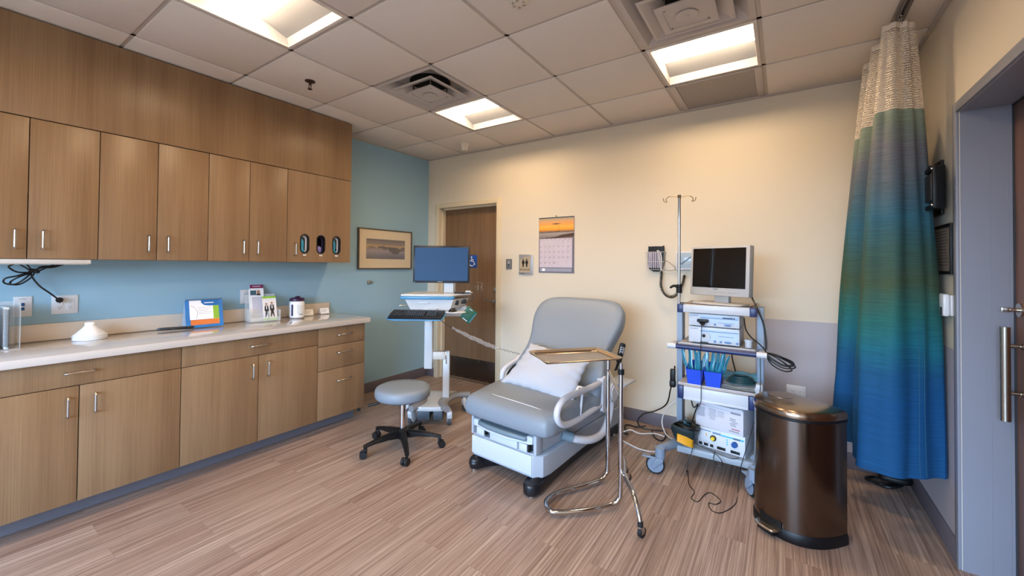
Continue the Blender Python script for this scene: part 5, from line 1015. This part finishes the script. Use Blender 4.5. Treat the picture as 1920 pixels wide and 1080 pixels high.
# ================================================================== THINGS ON THE LEFT WALL
t = thing('framed_photograph', 'framed photograph of rocks in the sea at dusk on the blue wall', 'picture'); t.matrix_world = XW_left(3.07, 1.567)
w2, h2 = .375, .222
b = MB(); fr = mat('frame_bronze', '#6a5d52', .35, .6)
for q in ((-w2, -w2+.012, -h2, h2), (w2-.012, w2, -h2, h2), (-w2+.012, w2-.012, -h2, -h2+.012), (-w2+.012, w2-.012, h2-.012, h2)): b.box(*q, 0.003, .028, .001)
b.build('frame', fr, t); b = MB(); b.box(-w2+.012, w2-.012, -h2+.012, h2-.012, .004, .018); b.build('mount_board', mat('mount_cream', '#d9c6a2', .7), t)
def sea(name, stops, sx=3, amp=.12):
    m = bpy.data.materials.new(name); m.use_nodes = True; nt = m.node_tree; bs = nt.nodes['Principled BSDF']; tc = nt.nodes.new('ShaderNodeTexCoord'); sp = nt.nodes.new('ShaderNodeSeparateXYZ'); nt.links.new(tc.outputs['Generated'], sp.inputs[0])
    mp = nt.nodes.new('ShaderNodeMapping'); mp.inputs['Scale'].default_value = (sx, sx*4, 1); nt.links.new(tc.outputs['Generated'], mp.inputs['Vector']); n = nt.nodes.new('ShaderNodeTexNoise'); n.inputs['Scale'].default_value = 2; n.inputs['Detail'].default_value = 5; nt.links.new(mp.outputs[0], n.inputs['Vector'])
    ma = nt.nodes.new('ShaderNodeMath'); ma.operation = 'MULTIPLY_ADD'; nt.links.new(n.outputs['Fac'], ma.inputs[0]); ma.inputs[1].default_value = amp; nt.links.new(sp.outputs[1], ma.inputs[2])
    ms_ = nt.nodes.new('ShaderNodeMath'); ms_.operation = 'SUBTRACT'; nt.links.new(ma.outputs[0], ms_.inputs[0]); ms_.inputs[1].default_value = amp/2
    r = ramp(nt, stops); nt.links.new(ms_.outputs[0], r.inputs[0]); nt.links.new(r.outputs[0], bs.inputs['Base Color']); bs.inputs['Roughness'].default_value = .3; return m
pw, ph = .272, .11; b = MB(); b.box(-pw, pw, -ph+.0, ph+.0, .018, .0188); b.build('sea_print', sea('dusk_print', [(0, '#37323e'), (.2, '#5d5665'), (.42, '#8b7c80'), (.52, '#6d626a'), (.56, '#8d7048'), (.64, '#b08a52'), (.75, '#7b6552'), (1, '#3b3740')]), t)
b = MB(); random.seed(3)
for cx, cz_, w_, h_ in ((-.06, .022, .06, .012), (.02, .018, .05, .008), (.13, .016, .04, .010), (.09, -.004, .065, .028), (.13, -.03, .065, .026), (.20, -.006, .06, .014), (-.02, .004, .035, .008), (-.2, .02, .05, .006), (.24, .018, .03, .012)):
    pts_ = [(cx+w_*math.cos(a)*random.uniform(.8, 1.1), cz_+h_*math.sin(a)*random.uniform(.7, 1.2)) for a in [2*PI*q/14 for q in range(14)]]; pts_ = [(max(-pw, min(pw, a)), c_) for a, c_ in pts_]
    b.prism(pts_, .0189, .0198)
b.build('printed_rocks', mat('rock_print', '#2b211d', .4), t)
b = MB(); b.box(-w2+.012, w2-.012, -h2+.012, h2-.012, .021, .023); b.build('glazing', mat('glazing', '#ffffff', .02, alpha=.08, spec=.8), t)
t = thing('coat_hook', 'small square grey metal hook plate on the blue wall below picture', 'hook'); t.matrix_world = XW_left(2.845, 1.202); b = MB(); b.box(-.02, .02, -.02, .02, 0, .006, .001); b.box(-.012, .03, -.014, .014, .006, .03, .006); b.build('hook_body', NICKEL, t)

# ================================================================== THINGS ON THE BACK WALL
t = thing('restroom_sign', 'silver and tan restroom sign with two black figures beside the calendar', 'sign'); t.matrix_world = XW_back(-2.268, 1.408)
b = MB(); b.box(-.087, .087, -.108, .108, .0005, .012, .002); b.build('sign_plate', mat('sign_silver', '#bfbfc2', .3, .6), t)
b = MB(); b.prism([(-.075, -.085), (.055, -.085), (.055, .088), (.02, .085), (-.03, .07), (-.075, .045)], .012, .014); b.build('tan_panel', mat('sign_tan', '#b3a084', .5), t)
b = MB()
for x in (-.03, .013):
    b.cyl((x, .056, .014), (x, .056, .0155), .0075, seg=16)
    b.prism([(x-.012, .044), (x+.012, .044), (x+.017, .012), (x+.011, .01), (x+.009, .0), (x+.006, -.028), (x+.001, -.028), (x, .0), (x-.001, -.028), (x-.006, -.028), (x-.009, .0), (x-.011, .01), (x-.017, .012)], .014, .0155)
b.build('figures', BLACK, t); b = MB(); b.text('RESTROOM', .0245, loc(-.01, -.055, .0145)); b.build('lettering', BLACK, t)
b = MB(); b.cbox((-.04, -.095, .0125), (.04, .005, .001)); b.build('braille_strip', DKG, t)
t = thing('door_control', 'small dark grey wall switch between the door frame and restroom sign', 'switch'); t.matrix_world = XW_back(-2.487, 1.413); b = MB(); b.box(-.037, .037, -.055, .055, .0005, .01, .003); b.build('plate', mat('switch_grey', '#6f7073', .4), t)
b = MB(); b.box(-.014, .014, -.002, .032, .01, .014, .002); b.cyl((0, -.008, .01), (0, -.008, .015), .006, mi=1); b.build('button', [mat('switch_light', '#a3a4a8', .4), BLACK], t)
# wall calendar
t = thing('wall_calendar', 'wall calendar with orange sunset photo above the month grid', 'calendar', (0, 0, 0)); t.matrix_world = XW_back(-1.913, 1.61)
b = MB(); b.box(-.20, .20, -.285, .283, .002, .005); b.box(-.2, .2, .277, .285, .001, .008, .001, 1); b.build('backing_sheet', [mat('calendar_slate', '#6b6878', .5), DKG], t)
b = MB(); b.box(-.197, .197, .066, .275, .005, .006); b.build('sunset_photo', sea('sunset_print', [(0, '#6e6258'), (.08, '#8d8380'), (.26, '#a79a94'), (.33, '#6a5a52'), (.36, '#b0744a'), (.45, '#f0a53c'), (.58, '#f7b94e'), (.72, '#f0a35a'), (.86, '#d9a878'), (1, '#a9a08c')], 2, .08), t)
b = MB(); b.prism([(-.06, .216), (.0, .221), (.06, .216), (.0, .210)], .006, .0064); b.prism([(-.02, .137), (.05, .141), (.05, .136), (.0, .132)], .006, .0064); b.box(.03, .0315, .14, .20, .006, .0063); b.prism([(.0, .085), (.06, .102), (.197, .118), (.197, .08), (-.197, .066)], .006, .0064); b.box(-.11, -.103, .07, .088, .006, .0066); b.build('printed_silhouettes', mat('silhouette', '#4a3228', .5), t)
b = MB(); b.box(-.19, .18, -.23, .066, .006, .0068); b.build('month_page', mat('month_lilac', '#cbbfca', .6, vary=.08, vscale=14), t)
b = MB()
for c_ in range(8): b.box(-.186+c_*.0515, -.1855+c_*.0515, -.225, .05, .0068, .0071)
for r in range(6): b.box(-.186, .175, .049-r*.055, .0497-r*.055, .0068, .0071)
for c_ in range(7): b.box(-.17+c_*.0515, -.15+c_*.0515, .054, .058, .0068, .0071)
b.build('grid_lines', mat('grid_grey', '#8f8698', .6), t)
b = MB(); n = 1
for r in range(5):
    for c_ in range(7):
        if (r == 0 and c_ < 4) or n > 28: continue
        b.text(str(n), .017, loc(-.175+c_*.0515, .036-r*.055, .0070)); n += 1
b.build('day_numbers', mat('number_dark', '#3a3644', .6), t)
b = MB(); b.box(-.185, .175, -.272, -.237, .006, .0068); b.box(-.16, -.125, -.268, -.24, .0068, .0072, 0, 1); b.build('footer_strip', [mat('footer_grey', '#9a9cab', .5), PAPER], t)
b = MB(X=XW_back(-1.913, 1.905)); b.sph((0, 0, .006), .006); b.cyl((0, 0, 0), (0, 0, .006), .002); tag(b.build('push_pin', BLACK), 'tiny black push pin just above the wall calendar', 'pin')
# accessibility sign on the door
t = thing('accessibility_sign', 'blue wheelchair symbol sign on the brown restroom door', 'sign'); t.matrix_world = Matrix(((1, 0, 0, -3.088), (0, 0, -1, YW+.0995), (0, 1, 0, 1.44), (0, 0, 0, 1)))
b = MB(); b.box(-.076, .076, -.076, .076, 0, .003, .001); b.build('sign_plate', mat('isa_blue', '#1c4fa0', .4), t)
b = MB(); z = .0035; b.cyl((-.008, .052, .003), (-.008, .052, .0045), .010, seg=16)
b.tube([(-.006, .038, z), (-.004, .0, z), (.025, .0, z), (.038, -.035, z), (.050, -.031, z)], .0045, 6, 1, sm=False); b.tube([(-.005, .02, z), (.024, .02, z)], .004, 6, 1, sm=False)
b.tube([(.0+.036*math.cos(a)-.004, -.018+.036*math.sin(a), z) for a in [math.radians(q) for q in range(105, 345, 15)]], .0045, 6, 1, sm=False); b.build('wheelchair_symbol', PAPER, t)
# blood pressure basket
t = thing('wire_basket', 'white wire basket with blood pressure cuff on the back wall', 'basket', (-.925, YW-.002, 1.37)); WIRE = mat('wire_white', '#d3cfcb', .3)
b = MB(); 
for z, w_, d_ in ((0, .068, .055), (.07, .074, .062), (.155, .082, .072)): b.tube([(-w_, -.004, z), (-w_, -d_, z), (w_, -d_, z), (w_, -.004, z)], .0018, 6, 1, closed=True, sm=False)
for k in range(8): x = -.068+k*.0195; b.tube([(x*1.2, -.072, .155), (x, -.055, 0), (x, -.006, 0), (x*1.2, -.006, .155)], .0011, 5, 1, sm=False)
b.build('wire_frame', WIRE, t)
t2 = thing('blood_pressure_cuff', 'black and grey pressure cuff tucked into the white wire basket', 'cuff', (-.925, YW-.035, 1.375)); b = MB(); b.prism(smooth_poly([(-.055, .0), (.06, .0), (.07, .19), (.05, .20), (-.05, .20), (-.062, .185)], 3), -.014, .012, .006, X=Matrix(((1, 0, 0, 0), (0, 0, -1, .012), (0, 1, 0, 0), (0, 0, 0, 1)))); b.build('cuff', BLACK, t2)
b = MB()
for k in range(6): b.box(-.055+k*.018, -.04+k*.018, -.022-.002*(k % 2), -.012, .01, .15, .004)
b.build('folded_cloth', mat('cuff_lilac', '#a9a3b5', .7), t2)
b = MB(); b.tube([(.02, -.024, .165), (.035, -.032, .12), (.045, -.03, .05), (.052, -.022, -.01)], .0035, 8); b.tube([(.03, -.024, .165), (.055, -.03, .12), (.06, -.03, .05), (.056, -.022, -.01)], .0035, 8); b.build('air_tube', CABW, t2)
t = thing('pressure_gauge', 'white framed rectangular wall gauge half hidden behind the tower monitor', 'gauge', (-.675, YW-.002, 1.45)); b = MB(); b.prism([(-.082, -.08), (.09, -.08), (.09, .08), (-.082, .08)], 0, .045, .01, X=Matrix(((1, 0, 0, 0), (0, 0, -1, 0), (0, 1, 0, 0), (0, 0, 0, 1)))); b.build('housing', WHITE, t)
b = MB(); b.box(-.066, .075, -.0475, -.045, -.064, .066, .001); b.build('dial_face', mat('dial_blue', '#9fb3c4', .15), t)
b = MB(); b.box(-.066, -.045, -.0485, -.0475, -.064, .066); b.box(.045, .06, -.0485, -.0475, -.064, .066); b.box(-.05, .05, -.049, -.048, -.006, .006, 0, 0, rot('Y', -38)); b.build('dark_scale', mat('dial_dark', '#2c3442', .3), t)
cable('gauge_hose', 'thin grey hose between the wire basket and the wall gauge', [(-.86, YW-.02, 1.45), (-.82, YW-.04, 1.44), (-.775, YW-.03, 1.40), (-.765, YW-.02, 1.375), (-.81, YW-.02, 1.365), (-.86, YW-.02, 1.37)], .0025, mat('hose_grey', '#8d857e', .5))
co = crom([(-.868, YW-.055, 1.36), (-.87, YW-.06, 1.30), (-.87, YW-.065, 1.23), (-.84, YW-.065, 1.165), (-.79, YW-.065, 1.14), (-.745, YW-.065, 1.165), (-.715, YW-.06, 1.22), (-.695, YW-.05, 1.28), (-.69, YW-.03, 1.33)], 40)
hp = []
for i, p in enumerate(co): a = i*.85; t_ = (co[min(i+1, len(co)-1)]-co[max(i-1, 0)]).normalized(); u = Vector((0, 1, 0)); v = t_.cross(u).normalized(); k_ = min(1, i/12, (len(co)-1-i)/12); hp.append(p+(u*math.cos(a)+v*math.sin(a))*.0105*k_)
o0 = hp[0].copy(); b = MB(X=loc(*(-o0))); b.tube(hp, .0034, 6, 1, sm=False); o = b.build('coiled_hose', CABLE); o.location = o0; tag(o, 'black coiled hose hanging in a U below the wall gauge', 'hose')

# ================================================================== THINGS ON THE RIGHT WALL
t = thing('wall_bracket', 'black articulated wall bracket behind the curtain', 'bracket', (XR-.002, 2.90, 1.80)); b = MB(); b.box(-.012, 0, .10, .28, -.12, .16, .002); b.build('wall_plate', BLACK, t)
b = MB(); b.box(-.075, -.012, .02, .22, -.10, .12, .006); b.build('arm', BLACK, t); b = MB()
for q in ((-.09, -.072, -.13, -.105, -.11, .095), (-.09, -.072, .10, .125, -.11, .11), (-.09, -.072, -.105, .10, .075, .095), (-.09, -.072, -.105, .10, -.11, -.09)): b.box(*q, .003)
b.build('mount_frame', BLACK, t); b = MB(); b.box(-.09, -.08, -.10, .08, -.07, .06, .002); b.build('inner_plate', mat('bracket_inner', '#2b2725', .4), t)
for y, z in ((-.12, .08), (-.12, -.095)): b = MB(); b.sph((-.091, y, z), .006, u=10, v=8); b.build('bolt', STEEL, t)
b = MB(); b.cyl((-.05, .09, -.12), (-.05, .09, -.30), .008); b.build('hanging_cable', CABLE, t)
t = thing('notice_frame', 'dark framed notice on the right wall between bracket and dispenser', 'notice frame'); t.matrix_world = XW_right(3.02, 1.497) @ loc(0, 0, .003)
b = MB()
for q in ((-.17, -.155, -.125, .125), (.155, .17, -.125, .125), (-.155, .155, -.125, -.11), (-.155, .155, .11, .125)): b.box(*q, 0, .014, .001)
b.build('frame', BLACK, t); b = MB(); b.box(-.155, .155, -.11, .11, 0, .006); b.build('notice_sheet', mat('notice_grey', '#8a8078', .3), t)
b = MB()
for r in range(12): b.box(-.12, random.uniform(.06, .13), .09-r*.0155, .094-r*.0155, .006, .0066)
b.build('printed_lines', mat('notice_text', '#5b544e', .5), t)
t = thing('wall_dispenser', 'small white dispenser on the right wall beside the door frame', 'dispenser'); t.matrix_world = XW_right(2.935, 1.22) @ loc(0, 0, .004)
b = MB(); b.box(-.065, .075, -.05, .05, 0, .010, .002); b.box(-.045, .06, -.055, .055, .010, .034, .008); b.build('case', WHITE, t); b = MB(); b.box(-.02, .0, -.0, .045, .034, .0365, .001); b.box(.02, .05, -.05, -.01, .034, .036, .001, 1); b.build('window', [mat('disp_window', '#7f868d', .2), DKG], t)
